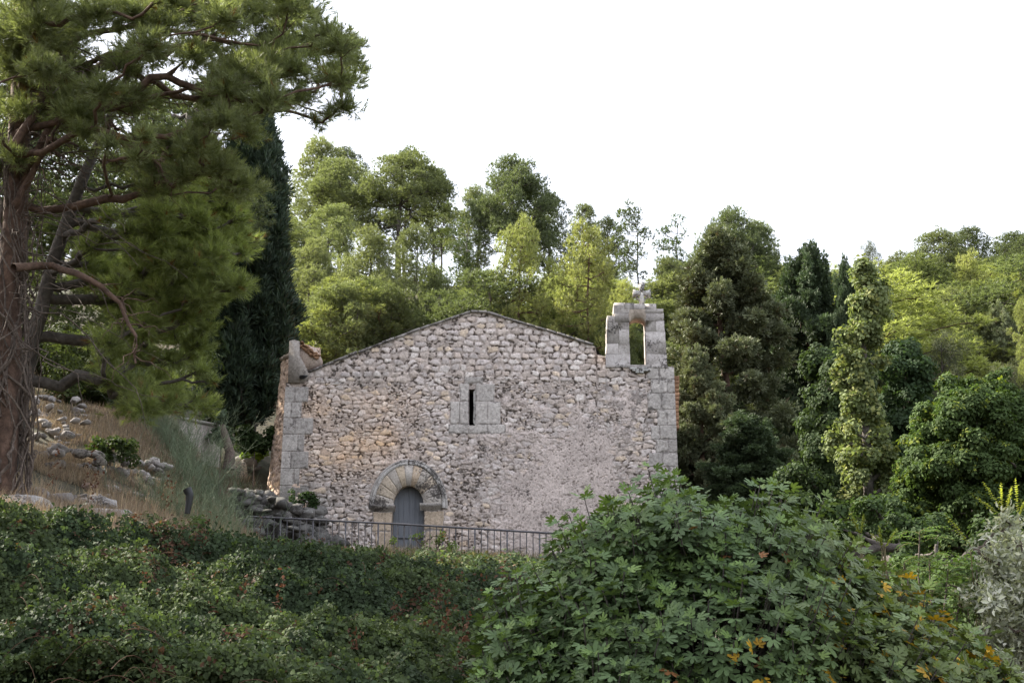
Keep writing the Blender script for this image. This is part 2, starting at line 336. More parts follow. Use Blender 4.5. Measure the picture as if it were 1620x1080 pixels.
for bi, (x0, x1, z0, z1, br_) in enumerate(blocks):
    wob = .012 * (fbm(u * 5, v * 5, 90) - .5)
    e = np.minimum(np.minimum(u - x0, x1 - u), np.minimum(v - z0, z1 - v)) + wob; ins = e > 0
    e = e - .20 * np.maximum(fbm(u * 5, v * 5, 98) - .50, 0); k = sstep(.0, .018, e); h = rng.random(); base = np.array((.485, .445, .42)) * (.82 + .3 * h) * br_ / 1.1
    if bi >= len(blocks) - 4: base = np.array((.50, .40, .31)) * (.9 + .2 * h)
    cc = MORTAR * (.45 + .6 * fbm(u * 8, v * 8, 99))[:, None] * (1 - k[:, None]) + base * (.88 + .24 * fbm(u * 7 + bi, v * 7, 91))[:, None] * k[:, None]
    rr = .018 + .025 * k + .01 * (fbm(u * 12, v * 12, 92) - .5)
    rel = np.where(ins, rr, rel); cc = cc * (.70 + .6 * fbm(u * 20, v * 20, 97))[:, None]; C = np.where(ins[:, None], cc, C)
# keystone-like dark moss at the lower left
moss = near(480, 800, .9, .8) * sstep(.38, .6, fbm(u * 3.2, v * 3.2, 95) + .08); C = C * (1 - .82 * moss[:, None]) + np.array((.02, .024, .014)) * .82 * moss[:, None]
moss2 = (.5 * near(1010, 640, 1.2, 1.1) + .45 * near(560, 600, 1.5, .3)) * sstep(.5, .62, fbm(u * 5, v * 5, 96)); C = C * (1 - moss2[:, None]) + .06 * moss2[:, None]
V = np.stack([u, YF - rel, v], 1)
idx = np.arange(nx * nz).reshape(nz, nx); Fq = np.stack([idx[:-1, :-1], idx[:-1, 1:], idx[1:, 1:], idx[1:, :-1]], -1).reshape(-1, 4)
fc = V[Fq].mean(1)
# door opening (slightly pointed arch) and slit
dl, spr = fx(621, 800); dr = fx(671, 800)[0]; dcx = (dl + dr) / 2; dw = (dr - dl) / 2; dtop = fx(646, 767.5)[1]
def in_door(x, z, grow=0):
    hx = dw + grow; hz = dtop - spr + grow
    return (np.abs(x - dcx) < hx) & ((z < spr) | (np.abs((x - dcx) / hx) ** 2.0 + np.clip((z - spr) / hz, 0, 9) ** 2.0 < 1)) & (z < dtop + grow)
s0 = fx(742, 673); s1 = fx(752, 616)
cut = in_door(fc[:, 0], fc[:, 2]) | ((fc[:, 0] > s0[0]) & (fc[:, 0] < s1[0]) & (fc[:, 2] > s0[1]) & (fc[:, 2] < s1[1]))
pm(mesh_np('facade_wall', V, Fq[~cut], M['masonry'], C=C))['label'] = 'rubble stone front with patches of plaster and dressed corner stones'
# back and sides of the walls
WT = .75; DEP = 12.0
mb = MB()
c0 = (.36, .33, .31)
n = 60; xs = np.linspace(tl[0], tr[0], n); zs = np.interp(xs, TOP[:, 0], TOP[:, 1])
A = np.stack([xs, np.full(n, YF + .02), zs], 1); B = A + (0, WT, 0); D = np.stack([xs, np.full(n, YF + WT), np.full(n, ZB)], 1)
ii = np.arange(n - 1); mb.add(np.concatenate([A, B]), np.stack([ii, ii + 1, ii + 1 + n, ii + n], 1), c0)       # top face
mb.add(np.concatenate([B, D]), np.stack([ii, ii + n, ii + n + 1, ii + 1], 1), c0)                           # inner face
pm(mb.build('wall_core', M['masonry']))
for nm, xb, xt_, sgn in (('side_wall', bl[0], tl[0], 1), ('side_wall', br[0], tr[0], -1)):
    mb = MB(); zt_ = tl[1] if sgn > 0 else tr[1] - .6
    ny, nzz = 260, 150; yy = np.linspace(YF + .01, YF + DEP, ny); zz = np.linspace(0, 1, nzz); YY, ZZ = np.meshgrid(yy, zz); Zw = ZB + ZZ * (zt_ - ZB)
    r_, c_ = stone_surface(YY.ravel() + 40 * sgn, Zw.ravel(), np.zeros(YY.size, bool), np.zeros(YY.size), np.zeros(YY.size), 3)
    edge = sstep(0, .3, YY.ravel() - YF)
    Xw = xb + ZZ.ravel() * (xt_ - xb) + sgn * (.02 - r_ * edge)
    ix = np.arange(ny * nzz).reshape(nzz, ny)
    mb.add(np.stack([Xw, YY.ravel(), Zw.ravel()], 1), np.stack([ix[:-1, :-1], ix[:-1, 1:], ix[1:, 1:], ix[1:, :-1]], -1).reshape(-1, 4), c_)
    mb.add(*box(min(xb, xb + sgn * .7) + (.1 if sgn > 0 else 0), max(xb, xb + sgn * .7) - (.1 if sgn < 0 else 0), YF + WT + .01, YF + DEP - .01, ZB, zt_ - .02), c0)
    pm(mb.build(nm, M['masonry']))
mb = MB(); mb.add(*box(bl[0] + .8, br[0] - .8, YF + DEP - .7, YF + DEP, ZB, tr[1] - .6), c0); pm(mb.build('rear_wall', M['masonry']))
# tiled roof behind the gable
apex = fx(757, 491)
rf = MB()
for sgn, xe, ze in ((-1, tl[0] - .1, tl[1] - .25), (1, tr[0] + .12, tr[1] - .75)):
    nn = 34; k = np.linspace(0, 1, nn); ru = np.linspace(YF + WT + .01, YF + DEP, 150)
    KK, RR = np.meshgrid(k, ru); xx = apex[0] + KK * (xe - apex[0]); z_ = (apex[1] - .22) + KK * (ze - apex[1] + .22)
    z_ = z_ + .05 * np.abs(np.sin(RR * math.pi / .22)) + .02 * ((KK * nn) % 3) / 3
    ix = np.arange(KK.size).reshape(KK.shape); rf.add(np.stack([xx.ravel(), RR.ravel(), z_.ravel()], 1), np.stack([ix[:-1, :-1], ix[:-1, 1:], ix[1:, 1:], ix[1:, :-1]], -1).reshape(-1, 4))
pm(rf.build('roof', M['tile']))
# coping: flat slabs bedded in mortar along the gable
def slab(mb, a, b, h, y0, y1, c, lift=0):
    d = (b - a) / np.linalg.norm(b - a); nn = np.array([-d[1], d[0]]); nn = nn * (1 if nn[1] > 0 else -1)
    q = [a + nn * lift, b + nn * lift, b + nn * (lift + h), a + nn * (lift + h)]
    V = [(p[0], y0, p[1]) for p in q] + [(p[0], y1, p[1]) for p in q]
    mb.add(np.array(V), np.array([[0, 1, 2, 3], [7, 6, 5, 4], [0, 4, 5, 1], [3, 2, 6, 7], [1, 5, 6, 2], [0, 3, 7, 4]]), c)
cp = MB()
line = [TOP[2]] + [TOP[i] for i in range(3, 11)]
seg = np.concatenate([[0], np.cumsum([np.linalg.norm(line[i + 1] - line[i]) for i in range(len(line) - 1)])])
def on(s_): return np.array([np.interp(s_, seg, [p[0] for p in line]), np.interp(s_, seg, [p[1] for p in line])])
s_ = 0
while s_ < seg[-1] - .1:
    L = rng.uniform(.28, .6); e_ = min(s_ + L, seg[-1])
    slab(cp, on(s_ + .008), on(e_ - .008), rng.uniform(.055, .085), YF - rng.uniform(.07, .11), YF + WT + .05, np.array((.30, .275, .26)) * rng.uniform(.75, 1.15), -.015 + rng.uniform(-.005, .012)); s_ = e_
pm(cp.build('coping', M['ashlar']))
# door arch: voussoirs + hood moulding
ar = MB(); cx_, cz_ = dcx, spr
ox0, ox1 = fx(593, 800)[0], fx(699, 800)[0]; ocx = (ox0 + ox1) / 2; orx = (ox1 - ox0) / 2; orz = fx(646, 736)[1] - spr
nv = 11; C_ochre = [np.array(q_) * .5 + np.array((.52, .455, .39)) * .5 for q_ in [(.50, .46, .43), (.52, .42, .31), (.50, .40, .29), (.36, .33, .31), (.55, .43, .29), (.50, .47, .45), (.56, .40, .26), (.46, .42, .38), (.54, .43, .31), (.44, .41, .40), (.50, .47, .45)]]
for i in range(nv):
    a0 = math.pi * (1 - i / nv) - .002; a1 = math.pi * (1 - (i + 1) / nv) + .002; m_ = 7
    aa = np.linspace(a0, a1, m_)
    inn = np.stack([dcx + (dw - .015) * np.cos(aa), spr + (dtop - spr - .015) * np.sin(aa)], 1); out = np.stack([ocx + orx * np.cos(aa), spr + orz * np.sin(aa)], 1)
    yv = YF - .085 - rng.uniform(0, .002)
    Vv = np.concatenate([np.c_[inn[:, 0], np.full(m_, yv), inn[:, 1]], np.c_[out[:, 0], np.full(m_, yv), out[:, 1]], np.c_[inn[:, 0], np.full(m_, YF + .28), inn[:, 1]], np.c_[out[:, 0], np.full(m_, YF + .1), out[:, 1]]])
    j = np.arange(m_ - 1); F_ = np.concatenate([np.stack([j, j + m_, j + m_ + 1, j + 1], 1), np.stack([j, j + 1, j + 2 * m_ + 1, j + 2 * m_], 1), np.stack([j + m_, j + 3 * m_, j + 3 * m_ + 1, j + m_ + 1], 1), np.array([[0, 2 * m_, 3 * m_, m_], [m_ - 1, 2 * m_ - 1, 4 * m_ - 1, 3 * m_ - 1]])])
    ar.add(Vv, F_, C_ochre[i])
arch = pm(ar.build('door_arch', M['ashlar'])); arch['label'] = 'arch of pale and ochre stone blocks round the door'
aa = np.linspace(-.06, math.pi + .06, 50); hx = ocx + (orx + .06) * np.cos(aa); hz = spr + (orz + .06) * np.sin(aa) + .02 * (vnoise(aa * 5, aa * 0, 3) - .5)
Vt, Ft = tube(np.stack([hx, np.full(50, YF - .06), hz], 1), .055 + .012 * vnoise(aa * 7, aa * 0, 4), 8); mb = MB(); mb.add(Vt, Ft, (.50, .475, .455))
Vt, Ft = tube(np.stack([ocx + (orx + .15) * np.cos(aa), np.full(50, YF - .03), spr + (orz + .15) * np.sin(aa)], 1), .05, 6); mb.add(Vt, Ft, (.45, .42, .40))
pm(mb.build('hood_moulding', M['ashlar'], smooth=True))
for (a, b, y0, y1) in ((587, 625.5, 799, 809.5), (664.5, 699, 797, 807)):
    p0 = fx(a, y1); p1 = fx(b, y0); mb = MB()
    n_ = 14; prof = [(0, .04), (.05, .0), (.12, -.10), (.19, -.14), (.235, -.14), (.235, .3)]
    hh = p1[1] - p0[1]
    xs_ = np.linspace(p0[0], p1[0], n_); Vv = []
    for x_ in xs_:
        for (dz_, dy_) in prof: Vv.append((x_ , YF - .06 + dy_ + rng.uniform(-.006, .006), p0[1] + dz_ / .235 * hh + rng.uniform(-.008, .008)))
    k_ = len(prof); F_ = [(i * k_ + j, (i + 1) * k_ + j, (i + 1) * k_ + j + 1, i * k_ + j + 1) for i in range(n_ - 1) for j in range(k_ - 1)]
    mb.add(np.array(Vv), np.array(F_), (.40, .37, .35)); mb.F.setdefault(k_, []).append(np.array([list(range(k_))[::-1], [(n_ - 1) * k_ + j for j in range(k_)]]))
    pm(mb.build('impost', M['ashlar']))
# reveals and the door leaf
mb = MB(); m_ = 40; aa = np.linspace(0, math.pi, m_); pth = [(dr, ZB)] + [(dcx + dw * math.cos(a_), spr + (dtop - spr) * math.sin(a_)) for a_ in aa] + [(dl, ZB)]
pth = np.array(pth); n_ = len(pth); Vv = np.concatenate([np.c_[pth[:, 0], np.full(n_, YF - .02), pth[:, 1]], np.c_[pth[:, 0], np.full(n_, YF + .5), pth[:, 1]]]); j = np.arange(n_ - 1)
mb.add(Vv, np.stack([j, j + 1, j + n_ + 1, j + n_], 1), (.45, .37, .30)); pm(mb.build('door_reveal', M['ashlar']))
dm = MB(); xs_ = np.linspace(dcx - dw + .0, dcx + dw, 97)
for i in range(len(xs_) - 1):
    xm = (xs_[i] + xs_[i + 1]) / 2; kk = 1 - ((xm - dcx) / dw) ** 2; zt_ = spr + (dtop - spr) * math.sqrt(max(kk, 0)) + .02
    g_ = .018 if (i % 16) in (0,) else 0
    dm.add(np.array([(xs_[i], YF + .30 + g_, ZB), (xs_[i + 1], YF + .30 + g_, ZB), (xs_[i + 1], YF + .30 + g_, zt_), (xs_[i], YF + .30 + g_, zt_)]), np.array([[0, 1, 2, 3]]), (.1, .1, .1))
zb_ = fx(646, 848)[1]; dm.add(*box(dcx - dw + .02, dcx + dw - .02, YF + .262, YF + .302, zb_ - .035, zb_ + .035), (.1,) * 3)
door = pm(dm.build('door', M['door'])); door['label'] = 'grey painted wooden door with an arched top'
# slit window
mb = MB(); x0, z0 = s0; x1, z1 = s1
for (a, b) in (((x0, z0), (x1, z0)), ((x1, z0), (x1, z1)), ((x1, z1), (x0, z1)), ((x0, z1), (x0, z0))):
    mb.add(np.array([(a[0], YF - .05, a[1]), (b[0], YF - .05, b[1]), (b[0], YF + .72, b[1]), (a[0], YF + .72, a[1])]), np.array([[0, 1, 2, 3]]), (.3, .28, .26))
zz = np.linspace(z0, z1, 14); xx = x1 - .03 - .05 * vnoise(zz * 5, zz * 0, 6); xx[0] = x1; xx[-1] = x1      # broken right edge
Vv = np.concatenate([np.c_[xx, np.full(14, YF - .04), zz], np.c_[np.full(14, x1 + .01), np.full(14, YF - .045), zz]]); j = np.arange(13); mb.add(Vv, np.stack([j, j + 14, j + 15, j + 1], 1), (.40, .38, .36))
win = pm(mb.build('slit_window', M['ashlar']))
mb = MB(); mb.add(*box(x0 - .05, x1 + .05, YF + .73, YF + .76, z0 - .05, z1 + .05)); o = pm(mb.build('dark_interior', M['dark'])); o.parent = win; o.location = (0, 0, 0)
# ------------------------------------------------------------------ bell gable from dressed blocks
def ashlar(mb, x0, x1, z0, z1, y0, y1, c, j=.012, bev=.006):
    """one dressed block with softened, slightly uneven edges (front face subdivided)"""
    nn = 4; a = np.array([0, bev, x1 - x0 - bev, x1 - x0]); b = np.array([0, bev, z1 - z0 - bev, z1 - z0])
    Vv = []
    for yy, s_ in ((y0, 1), (y1, -1)):
        for q in range(4):
            for p in range(4):
                ed = (p in (0, 3)) or (q in (0, 3)); Vv.append((x0 + a[p] + (rng.uniform(-j, j) if not ed else rng.uniform(-.3, .3) * j), yy + (bev * s_ if ed else 0) + rng.uniform(-j, j) * .5, z0 + b[q] + rng.uniform(-.3, .3) * j))
    F_ = []
    for q in range(3):
        for p in range(3):
            F_.append((q * 4 + p, q * 4 + p + 1, q * 4 + p + 5, q * 4 + p + 4)); k_ = 16 + q * 4 + p; F_.append((k_, k_ + 4, k_ + 5, k_ + 1))
    ring = [0, 1, 2, 3, 7, 11, 15, 14, 13, 12, 8, 4]
    for i in range(12): a_, b_ = ring[i], ring[(i + 1) % 12]; F_.append((a_, a_ + 16, b_ + 16, b_))
    mb.add(np.array(Vv), np.array(F_), c)
def gc(): return np.array((.43, .395, .375)) * rng.uniform(.9, 1.08)
bgm = MB(); Y0, Y1 = YF - .04, YF + .62
def xz(px, py): return fx(px, py)
def course(pxs, pyt, pyb, y0=Y0, y1=Y1):
    for a, b in zip(pxs[:-1], pxs[1:]):
        if a is None or b is None: continue
        p0 = xz(a, pyb); p1 = xz(b, pyt); ashlar(bgm, p0[0] + .001, p1[0] - .001, p0[1] + .001, p1[1] - .001, y0 - rng.uniform(0, .008), y1, gc(), .02, .004)
course([958.5, 996.5], 560, 578); course([959.5, 978, 996], 544, 560); course([960, 979.5, 995], 522, 544); course([960.5, 978, 995], 510, 522)
course([960.5, 972.5], 500, 510)
course([972, 995], 495, 510); course([971, 996], 483, 495)
course([1022.5, 1054.5], 560, 578); course([1022, 1040, 1053.5], 542, 560); course([1021.5, 1052], 525, 542); course([1021.5, 1037, 1050.5], 508, 525); course([1022, 1050], 495, 508)
course([1020, 1049], 489, 495.5); course([1002, 1020, 1038], 481, 489.5); course([971.5, 988, 1003], 479.5, 489.5)
course([958, 1001, 1030, 1056], 577.5, 581.5, Y0 - .02)
# arched head of the opening
p0 = xz(996, 511); p1 = xz(1021.5, 511); acx = (p0[0] + p1[0]) / 2; arx = (p1[0] - p0[0]) / 2; az = p0[1]; arz = xz(1008, 502.5)[1] - az; ztp = xz(1008, 489)[1]
for a0, a1 in ((math.pi, 2.05), (2.05, 1.1), (1.1, 0)):
    aa = np.linspace(a0, a1, 8); inn = np.stack([acx + arx * np.cos(aa), az + arz * np.sin(aa)], 1); out = np.stack([acx + arx * 1.12 * np.cos(aa), np.full(8, ztp)], 1)
    cc = gc() * (1.05, .97, .88)
    Vv = np.concatenate([np.c_[inn[:, 0], np.full(8, Y0), inn[:, 1]], np.c_[out[:, 0], np.full(8, Y0), out[:, 1]], np.c_[inn[:, 0], np.full(8, Y1), inn[:, 1]], np.c_[out[:, 0], np.full(8, Y1), out[:, 1]]]); j = np.arange(7)
    bgm.add(Vv, np.concatenate([np.stack([j, j + 8, j + 9, j + 1], 1), np.stack([j + 16, j + 17, j + 25, j + 24], 1), np.stack([j, j + 1, j + 17, j + 16], 1)]), cc)
bell = pm(bgm.build('bell_gable', M['ashlar'])); bell['label'] = 'empty stone bell gable of lichened blocks with an arched opening'
# stone cross
cr = MB(); cxp = 1016.2; Yc = YF + .28
def quadprism(pts, y0, y1, c=(.47, .455, .45)):
    pts = [xz(*p) for p in pts]; n_ = len(pts); Vv = [(p[0], y0, p[1]) for p in pts] + [(p[0], y1, p[1]) for p in pts]; cr.add(np.array(Vv), [np.array([[i, (i + 1) % n_, (i + 1) % n_ + n_, i + n_] for i in range(n_)])], c)
    cr.F.setdefault(n_, []).append(np.array([list(range(n_))[::-1], list(range(n_, 2 * n_))]) + cr.n - 2 * n_)
for k_, q_ in enumerate(([(1012, 479.6), (1020.6, 479.6), (1018.4, 457), (1014.2, 457)], [(1014.0, 460), (1018.6, 460), (1021.4, 446.5), (1018.8, 443), (1013.8, 443), (1011.2, 446.5)], [(1014.4, 457.8), (1014.4, 463), (1006.5, 464.4), (1002, 467), (1002.6, 454.6), (1007, 456.9)], [(1018.2, 463), (1018.2, 457.8), (1025.4, 456.9), (1029.8, 454.6), (1030.4, 467), (1026, 464.4)])):
    quadprism(q_, Yc - .10 - .004 * k_, Yc + .10 + .004 * k_, (.52, .50, .48))
for sg in (-1, 1):
    aa = np.linspace(0, 1, 8); cr.add(*tube(np.array([[xz(1016.2 + sg * (2.6 + 9.2 * t_), 0)[0] * 0 + xz(1016.2 + sg * (2.6 + 9.2 * t_), 466)[0], Yc, xz(1016, 473 - 8.5 * math.sin(t_ * math.pi / 2))[1]] for t_ in aa]), .035, 6), (.33, .31, .3))
cr_o = pm(cr.build('stone_cross', M['ashlar'])); cr_o.parent = bell; cr_o.location = (0, 0, 0)
# thin slates on the sill of the opening
mb = MB()
for i in range(5):
    p = xz(1002 + i * 5, 585 + (i % 3) * 3); ashlar(mb, p[0] - .14, p[0] + .13, p[1], p[1] + .06, YF - .13, YF + .1, (.5, .49, .47))
o = pm(mb.build('slate_shim', M['ashlar'])); o.parent = bell; o.location = (0, 0, 0)
# ------------------------------------------------------------------ rounded corner buttress on the left, with its broken coping
mb = MB(); bxc = fx(470, 700)[0]; nn, mm = 150, 220
zt_ = fx(440, 560)[1]; ths = np.linspace(math.pi * 1.02, math.pi * 1.70, nn); zsb = np.linspace(0, 1, mm); TH, ZZ = np.meshgrid(ths, zsb)
cxb = fx(474, 700)[0]; cyb = YF + 1.15
ztop_ = zt_ + .35 * sstep(4.0, 4.7, TH) + .1 * (fbm(TH * 4, TH * 0, 8) - .5); Zw = ZB + ZZ * (ztop_ - ZB)
rad = np.interp(Zw, [ZB, zt_], [1.38, .86])
r_, c_ = stone_surface((TH * 1.1 + 60).ravel(), Zw.ravel(), np.zeros(TH.size, bool), (np.full(TH.shape, .25) + .6 * (Zw < ZB + 2.4)).ravel(), np.full(TH.size, .3), 5)
rad = rad + r_.reshape(rad.shape); c_ = c_ * (.98, .9, .82)
Vv = np.stack([(cxb + rad * np.cos(TH)).ravel(), (cyb + rad * np.sin(TH)).ravel(), Zw.ravel()], 1)
ix = np.arange(TH.size).reshape(TH.shape); F_ = np.stack([ix[:-1, :-1], ix[:-1, 1:], ix[1:, 1:], ix[1:, :-1]], -1).reshape(-1, 4)
mb.add(Vv, F_, c_)
topring = Vv[ix[-1]]; cpt = np.array([[cxb + .2, cyb, zt_ + .15]]); mb.add(np.concatenate([topring, cpt]), np.array([[i, i + 1, nn] for i in range(nn - 1)]), (.3, .26, .22))
for k_ in range(16):
    th = rng.uniform(3.2, 4.6); V_, F__ = rock(rng, (rng.uniform(.1, .18), rng.uniform(.1, .16), rng.uniform(.06, .1)), 6); V_ = V_ + (cxb + .8 * math.cos(th), cyb + .8 * math.sin(th), zt_ + .04 + .1 * (th > 4.1)); mb.add(V_, F__, (.36, .3, .25))
pm(mb.build('buttress', M['masonry']))['label'] = 'round rubble corner buttress with crumbling top'
# broken wedge of wall end and terracotta eaves at its top
mb = MB(); yb0, yb1 = YF - .10, YF + .5
poly = [(456, 606), (458.5, 540), (466, 538.5), (475, 541), (474, 562), (480, 573), (490, 592), (486, 601), (478, 606)]
pts = [xz(*p) for p in poly]; n_ = len(pts); Vv = np.array([(p[0], yb0, p[1]) for p in pts] + [(p[0], yb1, p[1]) for p in pts])
mb.add(Vv, [np.array([[i, (i + 1) % n_, (i + 1) % n_ + n_, i + n_] for i in range(n_)])], (.36, .32, .29)); mb.F.setdefault(n_, []).append(np.array([list(range(n_))[::-1], list(range(n_, 2 * n_))]))
poly = [(474, 580), (473, 541), (488, 545), (500, 551), (506.5, 563), (507, 573), (486, 583)]
pts = [xz(*p) for p in poly]; n_ = len(pts); Vv = np.array([(p[0], YF + .06, p[1]) for p in pts] + [(p[0], YF + .62, p[1]) for p in pts]); m0 = mb.n
mb.add(Vv, [np.array([[i, (i + 1) % n_, (i + 1) % n_ + n_, i + n_] for i in range(n_)])], (.52, .42, .36)); mb.F.setdefault(n_, []).append(np.array([list(range(n_))[::-1], list(range(n_, 2 * n_))]) + m0)
wd = pm(mb.build('wall_stub', M['masonry'])); wd['label'] = 'broken plastered stub of wall above the left corner'
mb = MB(); e0 = xz(476, 541); e1 = xz(505, 562)
for i in range(7):
    p = e0 + (e1 - e0) * (i + .3) / 7; V_, F__ = rock(rng, (.11, .16, .05), 6); mb.add(V_ + (p[0], YF + .0, p[1] - .03 + rng.uniform(-.03, .03)), F__, (.2, .12, .07))
    V_, F__ = rock(rng, (.09, .1, .07), 6); mb.add(V_ + (p[0] - .02, YF + .02, p[1] - .13), F__, (.2, .12, .07))
o = pm(mb.build('eaves_tile', M['tile'])); o.parent = wd; o.location = (0, 0, 0)
mb = MB(); p = xz(479.5, 598); V_, F__ = rock(rng, (.15, .2, .09), 7); mb.add(V_ + (p[0], YF - .2, p[1]), F__); o = pm(mb.build('gutter_spout', M['black']));
# brick eaves at the right corner
mb = MB()
for i in range(13):
    p0 = xz(1068, 674 - i * 6.5); ashlar(mb, p0[0] - .3, p0[0] + .17 + rng.uniform(-.02, .02) + (.03 if i > 10 else 0), p0[1], p0[1] + .12, YF + .35, YF + .9, np.array((.36, .21, .13)) * rng.uniform(.8, 1.2))
pm(mb.build('brick_pier', M['masonry']))['label'] = 'narrow strip of reddish bricks behind the right corner'

# ------------------------------------------------------------------ railing
rl = empty('railing', tuple(P(640, 880, 43.5)), label='grey metal railing with thin upright bars in front of the chapel door', cat='railing')
def prl(o): o.parent = rl; o.location = tuple(-np.array(rl.location)); return o
YR = 43.5
pa, pb, pc = P(393, 816.5, YR), P(640, 829, YR - .2), P(905, 845, YR - .6)
path = [pa, pb, pc]
def rp(s_): return pa + (pb - pa) * s_ / .48 if s_ < .48 else pb + (pc - pb) * (s_ - .48) / .52
pts = [rp(s_) for s_ in np.linspace(0, 1, 24)]
mb = MB(); mb.add(*tube(pts, .032, 8)); prl(mb.build('top_rail', M['rail'], smooth=True))
mb = MB(); mb.add(*tube([p - (0, 0, 1.0) for p in pts], .018, 6)); prl(mb.build('bottom_rail', M['rail'], smooth=True))
nb = 50
for i in range(nb + 1):
    p = rp(i / nb); post = i % 5 == 0 ; mb = MB(); r_ = .030 if post else .018
    if post: mb.add(*box(p[0] - .025, p[0] + .025, p[1] - .02, p[1] + .02, p[2] - 1.35, p[2] - .02))
    else: mb.add(*tube([p - (0, 0, 1.0), p - (0, 0, .01)], r_, 6))
    prl(mb.build('post' if post else 'baluster', M['rail']))
sr = empty('stair_handrail', tuple(P(375, 850, 42.5)), label='pair of sloping handrails going down from the left end of the railing', cat='handrail')
for (a, b, y0, y1) in (((392, 817), (360, 857), 43.4, 41.4), ((378, 822), (345, 852), 44.2, 42.2)):
    q0, q1 = P(*a, y0), P(*b, y1); mb = MB(); mb.add(*tube([q0 + (q1 - q0) * k for k in np.linspace(0, 1, 6)], .026, 8)); o = mb.build('handrail', M['rail'], smooth=True); o.parent = sr; o.location = tuple(-np.array(sr.location))
    for k in np.linspace(.12, .95, 9):
        p = q0 + (q1 - q0) * k; mb = MB(); mb.add(*tube([p - (0, 0, .95), p], .011, 6)); o = mb.build('baluster', M['rail']); o.parent = sr; o.location = tuple(-np.array(sr.location))
# ------------------------------------------------------------------ foliage machinery
def unit(a): return a / (np.linalg.norm(a, axis=-1, keepdims=True) + 1e-9)
def place(tV, tF, pos, d, scale, rng, roll=None):
    """copies of a template (axis +z) at pos, axis turned to d"""
    n = len(pos); d = unit(d); r = rng.normal(size=(n, 3)) if roll is None else roll
    a = unit(np.cross(d, r)); b = np.cross(d, a)
    B = np.stack([a, b, d], 1) * np.asarray(scale).reshape(-1, 1, 1)            # rows are axes
    V = np.einsum('vk,nkj->nvj', tV, B) + pos[:, None]
    F = (tF[None] + (np.arange(n) * len(tV))[:, None, None]).reshape(-1, tF.shape[1])
    return V.reshape(-1, 3), F
def tuft(rng, n, length, width, a0=15, a1=80, back=.3):
    """needle tuft, axis +z"""
    V = []; F = []
    for i in range(n):
        th = R(rng.uniform(a0, a1)); ph = rng.uniform(0, 2 * math.pi); b = np.array([0, 0, -back * length * rng.uniform(0, 1)])
        d = np.array([math.sin(th) * math.cos(ph), math.sin(th) * math.sin(ph), math.cos(th)]); s_ = unit(np.cross(d, rng.normal(size=3)))
        L = length * rng.uniform(.75, 1.1); V += [b - s_ * width / 2, b + s_ * width / 2, b + d * L]; F.append((3 * i, 3 * i + 1, 3 * i + 2))
    return np.array(V), np.array(F)
def leafcard(L, W, fold=.25, droop=.2):
    """oval leaf of 4 triangles along +x, folded on its midrib, normal about +z"""
    V = np.array([(0, 0, 0), (L * .35, W / 2, fold * W / 2), (L * .35, -W / 2, fold * W / 2), (L * .75, W * .38, fold * W * .3 - droop * L * .3), (L * .75, -W * .38, fold * W * .3 - droop * L * .3), (L, 0, -droop * L), (L * .5, 0, -droop * L * .15)])
    return V, np.array([(0, 6, 1), (0, 2, 6), (1, 6, 3), (2, 4, 6), (6, 5, 3), (6, 4, 5)])
def cluster(rng, leaf, n, spread, lift=.4):
    """several leaves round a point"""
    V = []; F = []; k = 0
    for i in range(n):
        ph = i * 2 * math.pi / n + rng.uniform(-.4, .4); e = rng.uniform(-lift, lift * 1.2); c, s_ = math.cos(ph), math.sin(ph); v = leaf[0] * rng.uniform(.75, 1.15)
        v = v + (rng.uniform(0, spread), 0, 0); x = v[:, 0] * math.cos(e) - v[:, 2] * math.sin(e); z = v[:, 0] * math.sin(e) + v[:, 2] * math.cos(e)
        V.append(np.stack([x * c - v[:, 1] * s_, x * s_ + v[:, 1] * c, z + rng.uniform(-.3, .3) * spread], 1)); F.append(leaf[1] + k); k += len(v)
    return np.concatenate(V), np.concatenate(F)
def shade_cols(pos, n_each, base, rng, amp=.25, yel=None, ysel=0., clump_id=None):
    n = len(pos); c = np.tile(np.array(base), (n, 1)) * (1 + amp * (rng.random((n, 1)) * 2 - 1))
    k = fbm(pos[:, 0] * .9 + pos[:, 2] * .37, pos[:, 2] * .9 + pos[:, 1] * .6, 12); c = c * (.78 + .44 * k)[:, None]
    if yel is not None: m_ = rng.random(n) < ysel; c[m_] = np.array(yel) * rng.uniform(.7, 1.2, (m_.sum(), 1))
    return np.repeat(c, n_each, axis=0)
def crown(clumps, per, tmpl, rng, base, up=.5, fill=.5, under=.5, amp=.25, yel=None, ysel=0., smin=.8, smax=1.25, lump=.25, mode='out', jit=.35):
    """clumps (n,6): centre, radii. Leaves over a lumpy shell of each clump"""
    Ps = []; Ds = []
    for (cx, cy_, cz, rx, ry, rz) in clumps:
        n = int(per * (rx * ry + rx * rz + ry * rz) / 3)
        if n < 3: continue
        d = unit(rng.normal(size=(n, 3))); keep = (d[:, 2] > -.25) | (rng.random(n) < under); d = d[keep]; n = len(d)
        ph = rng.uniform(0, 6, 3); lm = 1 + lump * (np.sin(d[:, 0] * 5 + ph[0]) * np.sin(d[:, 1] * 5 + ph[1]) * .6 + .5 * np.sin(d[:, 2] * 6 + ph[2] + d[:, 0] * 4))
        f = (1 - fill * rng.random(n) ** 1.6) * lm
        Ps.append(np.stack([cx + d[:, 0] * rx * f, cy_ + d[:, 1] * ry * f, cz + d[:, 2] * rz * f], 1)); Ds.append(d)
    p = np.concatenate(Ps); d = np.concatenate(Ds); n = len(p)
    dd = unit(d + np.array([0, 0, up]) + jit * rng.normal(size=d.shape))
    V, F = place(tmpl[0], tmpl[1], p, dd, rng.uniform(smin, smax, n), rng)
    return V, F, shade_cols(p, len(tmpl[0]), base, rng, amp, yel, ysel)
